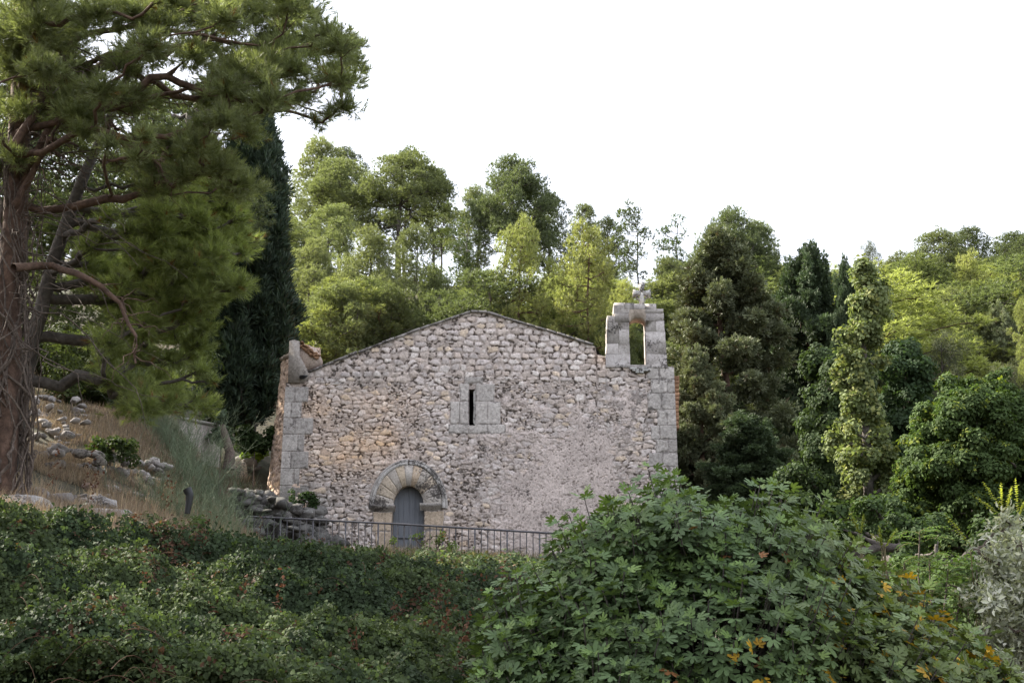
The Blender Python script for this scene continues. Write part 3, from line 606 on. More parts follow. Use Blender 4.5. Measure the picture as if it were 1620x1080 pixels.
def limb(a, b, r0, r1, rng, sag=.12, n=7, wob=.05):
    a = np.asarray(a, float); b = np.asarray(b, float); L = np.linalg.norm(b - a); t_ = np.linspace(0, 1, n)[:, None]
    p = a + (b - a) * t_; p[:, 2] -= (np.sin(t_[:, 0] * math.pi) * sag * L); w_ = rng.normal(size=(n, 3)) * wob * L * .4; w_[0] = w_[-1] = 0
    return tube(p + w_, np.linspace(r0, r1, n), 6)
def skeleton(mb, trunk_pts, r0, r1, clumps, rng, lr=.35, rise=.55, twigs=4, sag=.08, c=(.5,) * 3, deep=0, hub=None):
    """branching skeleton: trunk, boughs that fork towards the clumps, twigs; thickness follows what each bough carries"""
    tp = np.asarray(trunk_pts, float)
    if deep: tp = np.concatenate([[tp[0] - (0, 0, deep)], tp])
    rr = np.linspace(r0, r1, len(tp)) if not deep else np.concatenate([[r0 * 1.15], np.linspace(r0, r1, len(tp) - 1)])
    tt = np.linspace(0, len(tp) - 1, 40); tq = np.stack([np.interp(tt, np.arange(len(tp)), tp[:, i]) for i in range(3)], 1); rq = np.interp(tt, np.arange(len(tp)), rr)
    mb.add(*tube(tq, rq, 10), c)
    N_ = len(clumps); pos = list(tq); par = [-1] * 40; cost = [0.] * 40; chains = []; depth = [0] * 40
    ok0 = tq[:, 2] > tq[0, 2] + deep + (tq[-1, 2] - tq[0, 2] - deep) * .15
    cc = np.array([cl[:3] for cl in clumps]).reshape(-1, 3); td = np.array([np.min(np.linalg.norm(tq - p, axis=1)) for p in cc])
    for q in np.argsort(td):
        ce = cc[q]; PA = np.array(pos); d = np.linalg.norm(PA - ce, axis=1); dz = PA[:, 2] - ce[2]; hd = np.hypot(*(PA[:, :2] - ce[:2]).T)
        w_ = d + np.maximum(dz, 0) * 1.6 + .32 * np.array(cost) + np.maximum(-dz - hd * rise * 1.6, 0) * .5; w_[:40][~ok0] += 50
        k = int(np.argmin(w_)); a = PA[k]; L = d[k]
        if L < .05: continue
        n = 6; t_ = np.linspace(0, 1, n)[1:, None]; p = a + (ce - a) * t_; p[:, 2] -= np.sin(t_[:, 0] * math.pi) * sag * L; p[:-1] += rng.normal(size=(n - 2, 3)) * L * .035; ch = [k]
        for x in p: par.append(ch[-1]); pos.append(x); cost.append(cost[k] + L * (len(ch)) / (n - 1)); ch.append(len(pos) - 1)
        chains.append((ch, q))
    cnt = np.zeros(len(pos))
    for ch, q in chains: cnt[ch[-1]] += 1
    for i in range(len(pos) - 1, 39, -1): cnt[par[i]] += cnt[i]
    pos = np.array(pos); base = lr * .035
    def rad_at(i, cap): return min(cap, base * max(cnt[i], .6) ** .5)
    for ch, q in chains:
        cap = np.interp(ch[0], np.arange(40), rq) * .75 if ch[0] < 40 else 9
        rs = [rad_at(ch[1], cap)] + [rad_at(i, cap) for i in ch[1:]]; rs[-1] *= .6
        mb.add(*tube(pos[ch], rs, 6), c); cl = clumps[q]; ce = cc[q]
        for k in range(twigs):
            d = unit(rng.normal(size=3)) * np.array(cl[3:6]) * rng.uniform(.6, .95); s0_ = pos[ch[rng.integers(3, len(ch))]]; mb.add(*limb(s0_, ce + d, base * .5, base * .15, rng, .05, 5), c)
rngT = np.random.default_rng(42)
TU_FAR = tuft(rngT, 10, .19, .032, 10, 85)
TU_MID = tuft(rngT, 16, .20, .017, 10, 80)
TU_NEAR = tuft(rngT, 18, .135, .0085, 6, 70, .7)
LEAF_S = cluster(rngT, leafcard(.11, .07), 5, .06)
LEAF_M = cluster(rngT, leafcard(.10, .075), 6, .08)
LEAF_CHEST = cluster(rngT, leafcard(.095, .055, .2, .35), 7, .07)
def spray(rng, n, L, W):
    V = []; F = []; k = 0
    for i in range(n):
        b = np.array([rng.uniform(-.3, .3) * L, rng.uniform(-.3, .3) * L, rng.uniform(0, .5) * L]); d = unit(np.array([rng.uniform(-.5, .5), rng.uniform(-.5, .5), 1.])); s_ = unit(np.cross(d, rng.normal(size=3))); l = L * rng.uniform(.4, .75); w_ = W * rng.uniform(.7, 1.2)
        V += [b - s_ * w_ * .3, b + s_ * w_ * .3, b + d * l * .6 + s_ * w_ * .5, b + d * l, b + d * l * .6 - s_ * w_ * .5]; F += [(k, k + 1, k + 2), (k, k + 2, k + 4), (k + 2, k + 3, k + 4)]; k += 5
    return np.array(V), np.array(F)
SP_CYP = spray(rngT, 9, .34, .055); SP_CON = spray(rngT, 9, .21, .036)

# ------------------------------------------------------------------ tree prototypes (height 12, width 7), built as mesh data only
PROTO = {}
def proto(key, trunk_mb, crown_parts, bark, leafm, Hh, Ww):
    t_ = trunk_mb.build(key + '_trunk', M[bark], smooth=True); V = []; F = []; C = []; k = 0
    for (v_, f_, c_) in crown_parts: V.append(v_); F.append(f_ + k); C.append(c_); k += len(v_)
    c_ = mesh_np(key + '_crown', np.concatenate(V), np.concatenate(F), M[leafm], C=np.concatenate(C))
    PROTO[key] = (t_.data, c_.data, Hh, Ww); bpy.data.objects.remove(t_); bpy.data.objects.remove(c_)
def wander(n, h, amp, rng, lean=(0, 0)):
    z = np.linspace(-.6, h, n); x = np.cumsum(rng.normal(size=n)) * amp; y = np.cumsum(rng.normal(size=n)) * amp; x -= x[0]; y -= y[0]
    return np.stack([x + lean[0] * np.linspace(0, 1, n) ** 1.3, y + lean[1] * np.linspace(0, 1, n) ** 1.3, z], 1)
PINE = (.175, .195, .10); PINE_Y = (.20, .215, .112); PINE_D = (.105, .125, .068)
def make_umbrella(key, seed, base, n=50, per=330):
    g_ = np.random.default_rng(seed); tp = wander(9, 10.2, .16, g_, (.9, 0)); cl = []
    for i in range(n):
        r_ = math.sqrt((i + .5) / n); a = i * 2.4 + g_.uniform(-.3, .3); z = 11.0 - 3.2 * r_ ** 2.2 + g_.uniform(-.45, .35) - g_.choice([0, 0, 1.4, 2.6]); q_ = g_.uniform(.65, 1.2)
        cl.append((.9 + 3.0 * r_ * math.cos(a), 3.0 * r_ * math.sin(a), z, q_, q_, q_ * .68))
    mb = MB(); skeleton(mb, tp, .24, .07, cl, g_, deep=16, lr=.9, rise=1.0, twigs=3, sag=.1); proto(key, mb, [crown(cl, per, TU_FAR, g_, base, up=.9, under=.35, fill=.6)], 'bark_grey', 'pine', 12, 7.6)
def make_oval(key, seed, base, zlo=3.2, n=46, per=310, w_=3.1, top=12, rr=(.55, 1.05), lo=.35):
    g_ = np.random.default_rng(seed); tp = wander(9, top - .9, .13, g_); cl = []
    for i in range(n):
        h = (i + .5) / n; z = zlo + (top - .8 - zlo) * h; prof = math.sin(math.pi * (lo * .5 + (1 - lo * .5) * (h * .96 + .02))) ** .6; a = i * 2.4 + g_.uniform(-.4, .4); d_ = w_ * prof * g_.uniform(.25, .95); q_ = g_.uniform(*rr)
        cl.append((d_ * math.cos(a), d_ * math.sin(a), z + g_.uniform(-.2, .2), q_, q_, q_ * .8))
    mb = MB(); skeleton(mb, tp, .2, .04, cl, g_, deep=16, lr=.9, rise=.6, twigs=3); proto(key, mb, [crown(cl, per, TU_FAR, g_, base, up=.8, under=.4)], 'bark_grey', 'pine', top, w_ * 2 + 1.0)
def make_young(key, seed, base, per=290, bare=.3):
    g_ = np.random.default_rng(seed); tp = wander(9, 11.2, .07, g_); cl = []
    for i in range(60):
        h = (i + .5) / 60; z = 12 * bare + (11.3 - 12 * bare) * h; prof = math.sin(math.pi * (.2 + .77 * h)) ** .7; a = i * 2.4; d_ = 2.6 * prof * g_.uniform(.3, 1); q_ = g_.uniform(.38, .75)
        cl.append((d_ * math.cos(a), d_ * math.sin(a), z + d_ * .12, q_, q_, q_ * .9))
    mb = MB(); skeleton(mb, tp, .12, .03, cl, g_, deep=16, lr=.8, rise=.25, twigs=2, sag=.03); proto(key, mb, [crown(cl, per, TU_FAR, g_, base, up=1.1, under=.5, jit=.3, fill=.6)], 'bark_red', 'pine', 12, 6.2)
def make_thin(key, seed, base):
    g_ = np.random.default_rng(seed); tp = wander(9, 11.4, .16, g_, (.6, 0)); cl = []
    for i in range(22):
        z = 6.0 + 5.4 * (i + .5) / 22; a = i * 2.4; d_ = g_.uniform(.3, 1.5); q_ = g_.uniform(.4, .85); cl.append((d_ * math.cos(a) + .5, d_ * math.sin(a), z, q_, q_, q_ * .8))
    mb = MB(); skeleton(mb, tp, .12, .03, cl, g_, deep=16, lr=.9, rise=.5, twigs=3)
    for i in range(8): z = g_.uniform(3, 8); a = g_.uniform(0, 6.3); p = np.array([np.interp(z, tp[:, 2], tp[:, 0]), 0, z]); mb.add(*limb(p, p + (1.4 * math.cos(a), 1.4 * math.sin(a), g_.uniform(0, .5)), .03, .008, g_))
    proto(key, mb, [crown(cl, 230, TU_FAR, g_, base, up=.8)], 'bark_grey', 'pine', 12, 4.4)
def make_conifer(key, seed, base, yel=None, ysel=0., nb_=52, tip=1.5):
    """broad shaggy conifer: drooping-tipped boughs of sprays from ground to top"""
    g_ = np.random.default_rng(seed); tp = wander(9, 11.3, .08, g_); cl = []; core = []
    for i in range(nb_):
        h = ((i + .5) / nb_) ** .85; z = .4 + 10.6 * h; prof = (1 - h ** 2.0) ** .7 * (.75 + .25 * min(1, h * 4)); a = i * 2.4 + g_.uniform(-.5, .5); Lb = 3.1 * prof * g_.uniform(.6, 1.12) + .15
        for k in range(6):
            t_ = .35 + .65 * (k + .5) / 6; q_ = g_.uniform(.24, .5) * (1.15 - .45 * t_); zz = z + Lb * (.55 * t_ - .25 * t_ * t_) + g_.normal() * .12
            cl.append((Lb * t_ * math.cos(a + .12 * g_.normal()) + .1 * g_.normal(), Lb * t_ * math.sin(a + .12 * g_.normal()), zz, q_ * 1.15, q_ * 1.15, q_ * .8, t_))
    for i in range(9): a = g_.uniform(0, 6.3); d_ = g_.uniform(.2, 1.1); cl.append((d_ * math.cos(a), d_ * math.sin(a), 11.6 - d_ * .9, .17, .17, .5, 1))
    mb = MB(); skeleton(mb, tp, .28, .03, cl[::3], g_, deep=16, lr=.8, rise=.5, twigs=1); parts = []
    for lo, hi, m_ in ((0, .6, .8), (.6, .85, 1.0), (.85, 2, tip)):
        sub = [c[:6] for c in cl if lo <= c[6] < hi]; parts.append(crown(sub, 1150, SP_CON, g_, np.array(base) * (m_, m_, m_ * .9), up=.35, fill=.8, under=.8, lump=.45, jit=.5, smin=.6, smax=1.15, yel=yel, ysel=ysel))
    proto(key, mb, parts, 'bark_red', 'conifer', 12.2, 6.2)
def make_bushy(key, seed, base, tm, per, leafm='leaf', yel=None, ysel=0., n=60, w_=3.0, rr=(.5, 1.0), up=.5, lift=.4):
    g_ = np.random.default_rng(seed); tp = wander(7, 10.5, .1, g_); cl = []
    for i in range(n):
        h = (i + .5) / n; z = .7 + 10.4 * h; prof = math.sin(math.pi * (lift * .5 + (1 - lift * .5) * (h * .94 + .03))) ** .55; a = i * 2.4 + g_.uniform(-.5, .5); d_ = w_ * prof * g_.uniform(.35, 1); q_ = g_.uniform(*rr); cl.append((d_ * math.cos(a), d_ * math.sin(a), z, q_, q_, q_ * .85))
    mb = MB(); skeleton(mb, tp, .18, .04, cl, g_, deep=16, lr=.9, rise=.5, twigs=2); proto(key, mb, [crown(cl, per, tm, g_, base, up=up, under=.5, fill=.4, yel=yel, ysel=ysel)], 'bark_grey', leafm, 12, w_ * 2 + 1)
make_umbrella('umb1', 1, PINE); make_umbrella('umb2', 2, PINE_D, 74, 310)
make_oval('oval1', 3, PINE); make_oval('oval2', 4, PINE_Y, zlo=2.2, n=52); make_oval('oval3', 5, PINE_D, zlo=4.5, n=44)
make_young('young1', 6, (.29, .31, .13)); make_young('young2', 7, (.30, .31, .13), 270, .2)
make_thin('thin1', 8, (.08, .10, .04)); make_thin('thin2', 9, (.07, .095, .04))
make_conifer('con1', 10, (.125, .14, .085), (.11, .085, .045), .03); make_conifer('con2', 11, (.058, .083, .046))
make_bushy('olive', 12, (.13, .14, .09), cluster(rngT, leafcard(.13, .035), 8, .15), 150); make_bushy('scrub', 13, (.13, .15, .07), TU_FAR, 290, 'pine', rr=(.5, 1.0), n=80); make_bushy('leafy', 14, (.075, .115, .026), LEAF_CHEST, 500, 'leaf', (.16, .17, .03), .06, 70)
STR = dict(umb1=1.1, umb2=1.45, con1=2.2, con2=2.4, young1=1.5, young2=1.5, thin1=1.6, thin2=1.6, scrub=1.7, leafy=1.5, olive=1.4, oval1=1.3, oval2=1.5, oval3=1.3)
def tree(name, kind, px, pyt, Y, wpx, label, cat='tree', group=None, rot=None, zb=None, dz=0.):
    t_, c_, Hh, Ww = PROTO[kind]; top = P(px, pyt, Y); x = top[0]; z0 = (H1(x, Y) if zb is None else zb) + dz; h = top[2] - z0; sx = wpx / FPX * Y * 1.32 / Ww; sz = min(h / Hh, sx * STR.get(kind, 1.15)); lift = h - sz * Hh
    e = empty(name, (x, Y, z0), label=label, cat=cat, group=group); a = rngT.uniform(0, 6.28) if rot is None else rot
    for nm, d in (('trunk', t_), ('crown', c_)):
        o = bpy.data.objects.new(nm, d); col.objects.link(o); o.parent = e; o.scale = (sx, sx, sz); o.location = (0, 0, lift); o.rotation_euler = (0, 0, a)
    return e
HG = 'pines on the hill behind the chapel'
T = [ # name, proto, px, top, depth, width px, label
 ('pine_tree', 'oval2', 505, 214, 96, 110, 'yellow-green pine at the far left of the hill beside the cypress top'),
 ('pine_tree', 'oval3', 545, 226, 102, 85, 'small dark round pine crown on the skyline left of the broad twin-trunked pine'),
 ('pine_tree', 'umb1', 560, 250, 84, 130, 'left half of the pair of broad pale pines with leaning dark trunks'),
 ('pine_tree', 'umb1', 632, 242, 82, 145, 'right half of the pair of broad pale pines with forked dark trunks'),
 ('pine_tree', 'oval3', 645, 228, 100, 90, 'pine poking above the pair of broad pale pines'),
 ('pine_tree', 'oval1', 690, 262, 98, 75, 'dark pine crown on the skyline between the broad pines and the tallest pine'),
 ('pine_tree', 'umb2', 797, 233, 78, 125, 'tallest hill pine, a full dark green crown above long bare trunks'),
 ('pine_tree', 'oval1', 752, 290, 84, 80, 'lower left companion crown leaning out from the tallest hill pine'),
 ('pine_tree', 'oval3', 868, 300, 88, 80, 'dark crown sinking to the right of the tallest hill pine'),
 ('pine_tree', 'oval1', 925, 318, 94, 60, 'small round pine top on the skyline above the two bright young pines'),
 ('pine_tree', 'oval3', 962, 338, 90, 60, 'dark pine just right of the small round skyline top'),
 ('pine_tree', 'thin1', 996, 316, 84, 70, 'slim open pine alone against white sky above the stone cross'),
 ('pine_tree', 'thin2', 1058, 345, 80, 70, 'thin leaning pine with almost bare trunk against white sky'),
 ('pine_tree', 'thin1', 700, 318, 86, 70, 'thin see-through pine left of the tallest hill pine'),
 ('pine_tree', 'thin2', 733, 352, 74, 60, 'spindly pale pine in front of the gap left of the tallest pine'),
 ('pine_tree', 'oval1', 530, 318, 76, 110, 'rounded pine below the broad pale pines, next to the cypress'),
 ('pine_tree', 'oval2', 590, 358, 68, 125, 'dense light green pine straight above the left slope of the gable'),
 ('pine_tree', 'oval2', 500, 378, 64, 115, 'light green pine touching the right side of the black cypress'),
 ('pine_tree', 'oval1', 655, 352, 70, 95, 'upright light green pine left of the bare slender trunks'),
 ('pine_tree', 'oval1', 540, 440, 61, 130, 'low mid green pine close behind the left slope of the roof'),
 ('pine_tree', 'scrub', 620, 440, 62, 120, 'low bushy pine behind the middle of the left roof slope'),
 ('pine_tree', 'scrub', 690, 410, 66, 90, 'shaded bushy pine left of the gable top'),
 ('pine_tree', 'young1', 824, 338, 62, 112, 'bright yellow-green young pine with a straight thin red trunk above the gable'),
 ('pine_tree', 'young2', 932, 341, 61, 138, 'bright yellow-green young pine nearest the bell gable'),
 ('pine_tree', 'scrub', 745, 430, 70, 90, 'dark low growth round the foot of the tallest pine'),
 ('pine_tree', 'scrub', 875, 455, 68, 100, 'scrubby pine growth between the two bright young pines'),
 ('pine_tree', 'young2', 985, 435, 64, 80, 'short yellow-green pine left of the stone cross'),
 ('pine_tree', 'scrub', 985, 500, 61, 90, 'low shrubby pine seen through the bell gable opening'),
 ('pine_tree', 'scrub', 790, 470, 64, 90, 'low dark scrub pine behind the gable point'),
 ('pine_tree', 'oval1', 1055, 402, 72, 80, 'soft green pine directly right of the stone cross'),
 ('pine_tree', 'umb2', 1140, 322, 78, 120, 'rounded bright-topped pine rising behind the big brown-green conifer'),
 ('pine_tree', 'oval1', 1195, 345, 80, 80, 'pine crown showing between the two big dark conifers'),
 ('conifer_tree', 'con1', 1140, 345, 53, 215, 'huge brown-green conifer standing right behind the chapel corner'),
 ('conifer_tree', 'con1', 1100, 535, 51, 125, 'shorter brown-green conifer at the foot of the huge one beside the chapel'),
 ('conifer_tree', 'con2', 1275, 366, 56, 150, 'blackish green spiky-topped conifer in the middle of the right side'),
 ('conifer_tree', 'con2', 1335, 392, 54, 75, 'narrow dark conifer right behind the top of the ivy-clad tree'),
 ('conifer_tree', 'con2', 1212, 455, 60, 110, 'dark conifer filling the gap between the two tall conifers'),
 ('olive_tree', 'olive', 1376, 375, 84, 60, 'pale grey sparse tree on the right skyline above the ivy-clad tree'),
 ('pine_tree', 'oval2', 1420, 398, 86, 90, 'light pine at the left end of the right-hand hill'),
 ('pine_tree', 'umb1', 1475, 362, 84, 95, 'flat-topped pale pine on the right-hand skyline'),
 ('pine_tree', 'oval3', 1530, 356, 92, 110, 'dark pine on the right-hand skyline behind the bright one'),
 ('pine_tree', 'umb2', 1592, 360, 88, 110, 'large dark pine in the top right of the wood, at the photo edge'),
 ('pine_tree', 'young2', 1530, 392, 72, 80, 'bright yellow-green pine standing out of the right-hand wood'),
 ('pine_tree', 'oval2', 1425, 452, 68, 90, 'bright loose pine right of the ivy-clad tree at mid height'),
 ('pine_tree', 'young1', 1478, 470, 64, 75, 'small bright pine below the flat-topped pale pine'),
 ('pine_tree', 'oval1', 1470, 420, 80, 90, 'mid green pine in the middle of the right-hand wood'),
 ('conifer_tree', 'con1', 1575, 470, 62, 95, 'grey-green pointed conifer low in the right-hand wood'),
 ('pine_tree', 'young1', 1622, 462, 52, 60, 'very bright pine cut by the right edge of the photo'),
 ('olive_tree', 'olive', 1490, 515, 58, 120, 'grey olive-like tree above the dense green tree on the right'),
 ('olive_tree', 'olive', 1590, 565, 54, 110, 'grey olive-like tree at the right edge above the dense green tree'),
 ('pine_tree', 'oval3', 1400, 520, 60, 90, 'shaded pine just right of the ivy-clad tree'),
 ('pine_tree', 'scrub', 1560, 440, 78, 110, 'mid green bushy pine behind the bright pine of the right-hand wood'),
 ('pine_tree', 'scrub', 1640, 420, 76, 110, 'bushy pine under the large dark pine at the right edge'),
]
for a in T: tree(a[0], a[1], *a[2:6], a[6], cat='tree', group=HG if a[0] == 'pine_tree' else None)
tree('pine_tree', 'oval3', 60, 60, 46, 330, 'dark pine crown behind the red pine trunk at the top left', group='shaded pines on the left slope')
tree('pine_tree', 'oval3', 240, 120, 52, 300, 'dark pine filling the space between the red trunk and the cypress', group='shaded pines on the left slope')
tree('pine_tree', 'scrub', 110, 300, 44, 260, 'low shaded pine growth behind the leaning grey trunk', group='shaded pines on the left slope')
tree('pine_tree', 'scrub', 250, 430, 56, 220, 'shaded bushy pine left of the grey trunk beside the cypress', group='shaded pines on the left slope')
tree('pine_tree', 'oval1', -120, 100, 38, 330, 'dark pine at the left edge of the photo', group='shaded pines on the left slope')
tree('conifer_tree', 'con2', 1180, 640, 47, 150, 'low dark conifer bush behind the top of the fig')
g_ = np.random.default_rng(501); cnt_ = 0
while cnt_ < 105:
    Y = g_.uniform(62, 108); px = g_.uniform(430, 1680); x = PX(px, 450, Y); z = H1(x, Y)
    top = z + g_.uniform(5, 11); dzt = (top - CAMZ) / Y; pyt = 540 + FPX * math.tan(PITCH - math.atan(dzt)); lim = np.interp(px, [430, 700, 720, 800, 990, 1000, 1070, 1080, 1230, 1300, 1400, 1680], [290, 340, 400, 380, 380, 440, 440, 370, 400, 420, 400, 380])
    if pyt < lim or (450 < px < 1000 and pyt < 415): continue
    kd = ('scrub', 'oval1', 'scrub', 'oval2', 'young1', 'oval3')[int(g_.integers(0, 6))]
    tree('pine_tree', kd, px, pyt, Y, (top - z) * g_.uniform(.6, .9) / Y * FPX, 'low pine in the thick of the hill wood, mostly behind taller pines', group='low pines filling the hill wood'); cnt_ += 1
for i, (x, y) in enumerate([(34, 50), (42, 44), (30, 38), (40, 34), (50, 56), (36, 62), (46, 66), (54, 42)]):
    tree('pine_tree', ('oval1', 'scrub', 'oval3')[i % 3], 810 + FPX * x / y, 540 + FPX * math.tan(PITCH - math.atan((H1(x, y) + 9 + i % 3 - CAMZ) / y)), y, 7 / y * FPX, 'pine of the wood right of the photo', group='pines outside the right edge')
# pines out of the frame to the left, whose shade falls over the bank
for (x, y, h, w_) in [(-16, 30, 17, 8), (-19, 22, 18, 9), (-15, 14, 15, 8), (-24, 34, 18, 9), (-13, 6, 14, 8), (-27, 20, 18, 9), (-22, 12, 16, 8), (-12, -3, 14, 8)]:
    t_, c_, Hh, Ww = PROTO['umb2' if (x + y) % 2 else 'oval3']; e = empty('pine_tree', (x, y, H1(x, y)), label='tall pine of the wood left of the photo, shading the bramble bank', cat='tree', group='pines outside the left edge')
    for nm, d in (('trunk', t_), ('crown', c_)):
        o = bpy.data.objects.new(nm, d); col.objects.link(o); o.parent = e; o.scale = (w_ / Ww, w_ / Ww, h / Hh)

# ------------------------------------------------------------------ hero trees
def hero(name, label, cat, trunk, r0, r1, clumps_px, per, tm, base, bark, leafm, group=None, extra=None, rise=.5, seed=1, twigs=4, lr=1.0, **k):
    """trunk: list of world points; clumps_px: (px, py, Y, radius px, squash)"""
    g_ = np.random.default_rng(seed); cl = []
    for c in clumps_px:
        p = P(c[0], c[1], c[2]); r_ = c[3] / FPX * c[2]; sq = c[4] if len(c) > 4 else .75; cl.append((p[0], p[1], p[2], r_, r_ * (c[5] if len(c) > 5 else 1), r_ * sq))
    e = empty(name, tuple(trunk[0]), label=label, cat=cat, group=group); mb = MB(); tp = np.array(trunk, float)
    tt = np.linspace(0, 1, 24); ts = np.linspace(0, 1, len(tp)); tp = np.stack([np.interp(tt, ts, tp[:, i]) for i in range(3)], 1); tp[1:-1] += g_.normal(size=(22, 3)) * .012
    skeleton(mb, tp, r0, r1, cl, g_, lr=lr, rise=rise, twigs=twigs, sag=.05)
    if extra: extra(mb, g_)
    t_ = mb.build('trunk', M[bark], smooth=True); V, F, C = crown(cl, per, tm, g_, base, **k); c_ = mesh_np('crown', V, F, M[leafm], C=C)
    for o in (t_, c_): o.parent = e; o.location = tuple(-np.array(trunk[0]))
    return e, cl
# the big red pine on the left
YP = 22.5
g_ = np.random.default_rng(77); cl = []
for (x0, x1, y0, y1, n, r0_, r1_) in [(-60, 470, -130, 60, 46, 42, 70), (20, 430, 60, 185, 44, 34, 56), (400, 545, 45, 175, 26, 28, 46), (240, 400, 190, 300, 20, 30, 46), (-60, 30, 40, 300, 10, 28, 44), (90, 250, 180, 260, 8, 22, 34)]:
    for i in range(n): cl.append((g_.uniform(x0, x1), g_.uniform(y0, y1), YP + g_.uniform(-2.6, 3.2), g_.uniform(r0_, r1_), g_.uniform(.45, .7)))
cl += [(560, 95, YP, 26), (545, 130, YP - .5, 26), (565, 70, YP + .5, 20), (520, 60, YP, 30), (500, 25, YP + 1, 24), (470, 10, YP + .5, 34), (520, 180, YP + 1, 18), (500, 190, YP, 20), (575, 110, YP + .3, 14)]
tr_ = [P(2, 775, YP), P(8, 640, YP), P(14, 500, YP), P(24, 330, YP), P(34, 180, YP), P(38, 60, YP), P(48, -80, YP), P(80, -260, YP), P(140, -420, YP)]
tr_[0][2] = H1(tr_[0][0], YP) - .3
def ex(mb, g_):
    # long dead lower boughs
    for pts in ([(30, 300), (70, 215), (110, 165), (165, 190), (205, 215)], [(110, 150), (150, 180), (190, 225), (240, 245), (265, 285)], [(20, 425), (80, 420), (140, 440), (190, 480), (214, 530), (216, 575)], [(25, 230), (80, 130), (160, 90), (260, 75), (360, 60)], [(30, 120), (120, 60), (230, 40), (330, 60), (440, 80)], [(28, 210), (90, 190), (190, 170), (330, 130), (480, 120)], [(20, 330), (70, 240), (95, 190)]):
        q_ = np.array([P(a, b, YP - .4 + g_.uniform(-.3, .3)) for a, b in pts]); tt = np.linspace(0, 1, 16); ts = np.linspace(0, 1, len(q_)); q_ = np.stack([np.interp(tt, ts, q_[:, i]) for i in range(3)], 1) + g_.normal(size=(16, 3)) * .02
        mb.add(*tube(q_, np.linspace(.075, .015, 16), 7))
        for k in range(16):
            s0_ = q_[g_.integers(4, 16)]; mb.add(*limb(s0_, s0_ + (g_.uniform(-.3, .7), g_.uniform(-.5, .5), g_.uniform(-.8, .15)), .012, .003, g_, -.1, 6, .12))
pine, _ = hero('pine_tree', 'big red-barked pine at the left edge, wide crown over the cypress', 'tree', tr_, .25, .11, cl, 1500, TU_NEAR, (.19, .21, .105), 'bark_red', 'pine', extra=ex, seed=5, up=.7, fill=.9, under=.8, lump=.5, yel=(.15, .09, .03), ysel=.015, smin=.8, smax=1.5, amp=.35, rise=.25, lr=.45)
# its neighbour with the drooping lower foliage
YQ = 26.0; cl = []; g_ = np.random.default_rng(78)
for (x0, x1, y0, y1, n, r0_, r1_) in [(215, 385, 265, 480, 58, 24, 40), (180, 330, 400, 520, 26, 24, 40), (165, 320, 520, 650, 30, 20, 36), (120, 230, 330, 460, 16, 16, 28)]:
    for i in range(n): cl.append((g_.uniform(x0, x1), g_.uniform(y0, y1), YQ + g_.uniform(-1.6, 2.4), g_.uniform(r0_, r1_), g_.uniform(.55, .85)))
cl += [(385, 400, YQ, 18), (380, 345, YQ, 18), (372, 290, YQ, 20), (335, 602, YQ, 14), (320, 585, YQ, 20), (310, 630, YQ, 14)]
tr_ = [P(22, 640, YQ), P(45, 560, YQ), P(75, 450, YQ), P(112, 330, YQ), P(150, 240, YQ), P(200, 130, YQ), P(230, 40, YQ)]; tr_[0][2] -= 1.2
hero('pine_tree', 'leaning grey-trunked pine with bright drooping foliage left of the cypress', 'tree', tr_, .17, .06, cl, 1350, TU_NEAR, (.20, .23, .09), 'bark_grey', 'pine', seed=6, up=.45, fill=.7, under=.8, lump=.6, yel=(.2, .10, .04), ysel=.015, smin=.8, smax=1.5, amp=.35, rise=.3, lr=.7)
# pine with an upright grey trunk left of the cypress
YS = 45.0; g_ = np.random.default_rng(79); cl = [(g_.uniform(220, 390), g_.uniform(150, 420), YS + g_.uniform(-2, 3), g_.uniform(28, 52)) for i in range(40)]
b0 = P(297, 662, YS); tr_ = [np.array([b0[0], YS, H1(b0[0], YS) - .3]), P(294, 600, YS), P(296, 520, YS), P(290, 440, YS), P(292, 330, YS), P(300, 180, YS)]
hero('pine_tree', 'pine with a thick upright grey trunk just left of the black cypress', 'tree', tr_, .27, .12, cl, 330, TU_FAR, PINE_D, 'bark_grey', 'pine', seed=7, up=.6, rise=.4)
# the black cypress
YC_ = 50.0; g_ = np.random.default_rng(80); cl = []; yt, yb = 185, 668
for i in range(560):
    h = g_.random() ** .9; a_ = g_.uniform(0, 6.28); py = yb + (yt - yb) * h; cxp_ = 375 + 34 * h; hw = np.interp(h, [0, .04, .14, .35, .55, .8, .93, 1], [20, 60, 82, 80, 66, 50, 30, 4]) - 10 + 7 * math.sin(a_ * 3 + h * 7)
    a = a_; rr_ = g_.uniform(.6, 1.08); cl.append((cxp_ + hw * math.cos(a) * rr_, py, YC_ + hw / FPX * YC_ * math.sin(a) * rr_, g_.uniform(7, 14), 2.4))
b0 = P(402, 700, YC_); tr_ = [np.array([b0[0] - .3, YC_, H1(b0[0], YC_) - .5]), P(398, 640, YC_), P(404, 450, YC_), P(412, 230, YC_)]
hero('cypress_tree', 'tall black-green cypress column left of the chapel', 'tree', tr_, .30, .05, cl, 620, SP_CYP, (.034, .052, .032), 'bark_grey', 'conifer', seed=8, up=1.4, fill=.6, under=.8, twigs=0, lump=.35, amp=.45, rise=1.2)
